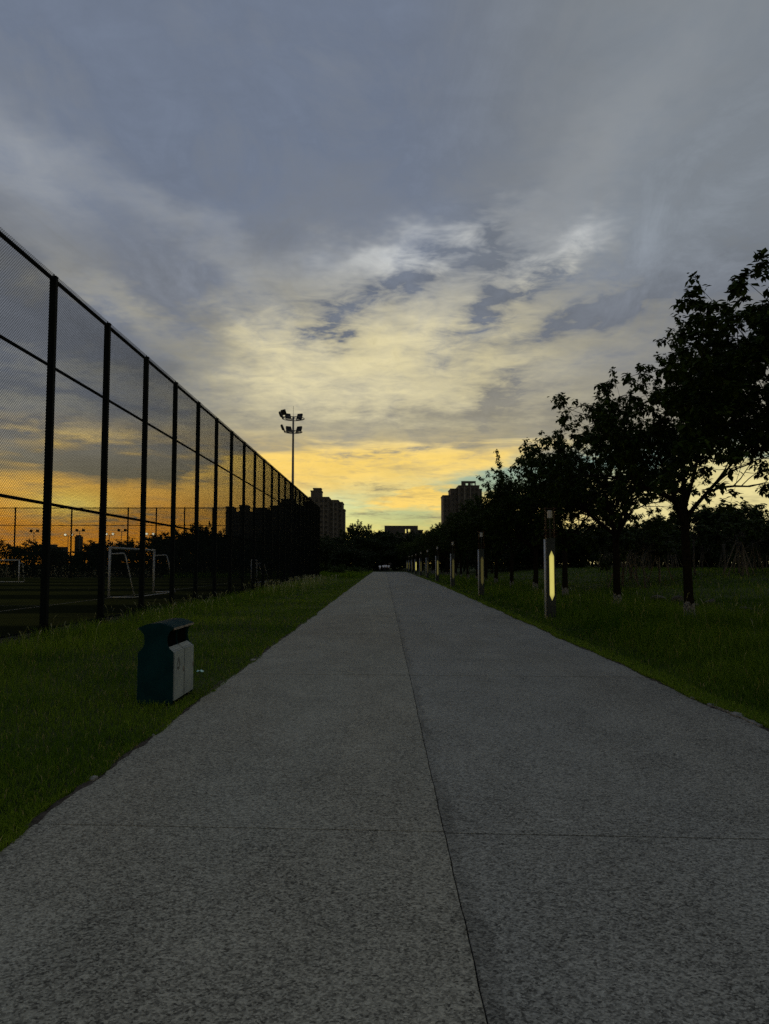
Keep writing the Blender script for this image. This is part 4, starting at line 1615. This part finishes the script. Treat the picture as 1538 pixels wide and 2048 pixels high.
# wide dark block seen through the fence
tower('apartment_block', 'wide dark apartment block seen through the far end of the fence', (-97, 465, 0), 'wall_grey',
      [(0, 17.0, 4, 20, 0, 33.0), (0.6, 4.2, 2, 16, 33.7, 36.0), (8.4, 12.8, 4, 16, 33.7, 37.0), (17.0, 24.5, 6, 22, 0, 35.0), (27.5, 33.0, 3, 20, 0, 36.5), (24.5, 27.5, 8, 20, 0, 33.0), (33.0, 42.5, 1, 20, 0, 38.5), (34.0, 41.5, 3, 16, 39.2, 40.6), (42.5, 48.0, 5, 20, 0, 36.5)],
      [(1, 16, 4, 4, 32, 6, 9, 1.4, 1.6), (17.5, 24, 6, 4, 34, 3, 9, 1.3, 1.6), (28, 32.6, 3, 4, 36, 2, 10, 1.4, 1.6), (33.5, 42, 1, 4, 38, 4, 10, 1.3, 1.6)])
# grey tower above the trees
tower('apartment_tower', 'grey apartment tower with a boxy crown above the roadside trees', (38.3, 500, 0), 'wall_grey',
      [(0, 5.0, 3, 20, 0, 46.0), (5.0, 10.2, 1.5, 20, 0, 50.2), (10.2, 23.5, 0, 20, 0, 52.2), (23.5, 25.6, 3, 18, 0, 50.2)],
      [(0.6, 4.6, 3, 10, 45, 2, 10, 1.0, 1.9), (5.6, 9.8, 1.5, 10, 49, 2, 11, 1.1, 1.9), (10.9, 13.4, 0, 10, 51.5, 1, 12, 1.5, 2.2), (14.6, 17.4, 0, 10, 51.5, 1, 12, 1.6, 2.2), (18.2, 22.9, 0, 10, 51.5, 2, 12, 1.4, 2.2)],
      [(0.0, 0.4, 3, 0, 46), (4.6, 5.0, 3, 0, 46), (9.9, 10.4, 0, 0, 52), (13.5, 14.4, 0, 0, 52), (17.4, 18.0, 0, 0, 52), (23.0, 23.5, 0, 0, 52)])
crown = empty('rooftop_crown', (0, 0, 0))
crown.parent = [o for o in COL.objects if o.name.startswith('apartment_tower')][-1]
for (x0, x1, z0, z1) in [(12.2, 21.6, 54.6, 56.0), (12.2, 15.0, 52.9, 54.6), (16.6, 18.4, 52.9, 54.6), (21.0, 21.6, 52.9, 54.6), (18.9, 19.4, 52.9, 54.6)]:
    MB().box(x0, x1, 3.0, 4.4, z0, z1).build('crown_frame', M['wall_grey'], crown)
# low block in the gap over the road
tower('office_block', 'low pale block with an open rooftop frame above the wood over the road', (-4.6, 400, -0.8), 'wall_grey',
      [(0, 4.6, 4, 16, 0, 18.4), (4.6, 21.5, 0, 16, 0, 17.8), (21.5, 24.6, 3, 15, 0, 19.6)],
      [(0.5, 4.3, 4, 3, 18, 2, 5, 1.3, 1.5), (5.2, 21, 0, 3, 17.2, 8, 4, 1.4, 1.6)])
fr = empty('rooftop_frame', (0, 0, 0))
fr.parent = [o for o in COL.objects if o.name.startswith('office_block')][-1]
MB().box(4.6, 22.0, 1, 2.2, 20.6, 22.4).build('frame_beam', M['wall_grey'], fr)
for x, x2 in ((4.6, 15.4), (16.0, 16.9), (18.0, 22.0)):
    MB().box(x, x2, 1.01, 2.19, 18.5, 20.6).build('frame_post', M['wall_grey'], fr)
# far skyline under the sunset
tower('skyline_tower', 'slim dark tower on the far skyline under the setting sun', (-362, 900, 0), 'wall_grey', [(0, 6.6, 0, 8, 0, 33), (0.8, 5.4, 1, 7, 33.7, 34.8)], [(0.5, 6.1, 0, 4, 32, 3, 8, 0.9, 1.8)])
tower('skyline_block', 'low stepped block on the far skyline beside the slim tower', (-350, 910, 0), 'wall_grey', [(0, 9, 0, 10, 0, 22), (4, 15, 1, 10, 0, 25.5), (15, 19, 1, 10, 0, 21)], [(1, 14, 0, 4, 21, 5, 5, 1.0, 1.6)])
tower('skyline_block', 'low flat block on the far skyline on the outer side of the slim tower', (-398, 905, 0), 'wall_grey', [(0, 22, 0, 10, 0, 21), (4, 10, 1, 9, 21.7, 24)], [(1, 21, 0, 4, 20, 7, 5, 1.2, 1.6)])

# ---------------------------------------------------------------- far pairs of floodlights
def far_flood(x, y, h, lit, label):
    t = empty('floodlight_pole', (x, y, 0))
    tag(t, label, 'floodlight', 'floodlight poles beyond the hedge')
    MB().path([(0, 0, 0), (0, 0, h)], [0.13, 0.08], 8).build('pole', M['galv'], t, True)
    MB().box(-1.0, 1.0, -0.05, 0.05, h - 0.05, h + 0.05).build('cross_arm', M['galv'], t)
    for s in (-0.85, 0.85):
        hd = MB().box(-0.34, 0.34, -0.12, 0.2, 0.0, 0.62, Matrix.Translation((s, 0, h + 0.02)) @ Matrix.Rotation(R(18), 4, 'Y')).build('lamp_head', M['lamp_black'], t)
        if lit:
            MB().box(-0.28, 0.28, -0.135, -0.125, 0.05, 0.56, Matrix.Translation((s, 0, h + 0.02)) @ Matrix.Rotation(R(18), 4, 'Y')).build('lamp_face', M['flood_lit'], hd)


far_flood(-92.0, 202, 10.0, False, 'unlit twin floodlight pole on the outer side of the slim skyline tower')
far_flood(-80.0, 202, 10.2, False, 'unlit twin floodlight pole above the slim skyline tower')
far_flood(-72.2, 202, 9.2, True, 'lit twin floodlight pole just past the slim skyline tower')
far_flood(-69.0, 202, 10.2, False, 'unlit twin floodlight pole between the two lit ones')
far_flood(-61.6, 202, 9.2, True, 'lit twin floodlight pole seen through the large goal')
far_flood(-83.0, 202, 9.0, True, 'lit twin floodlight pole beside the first fence post, under the sun')
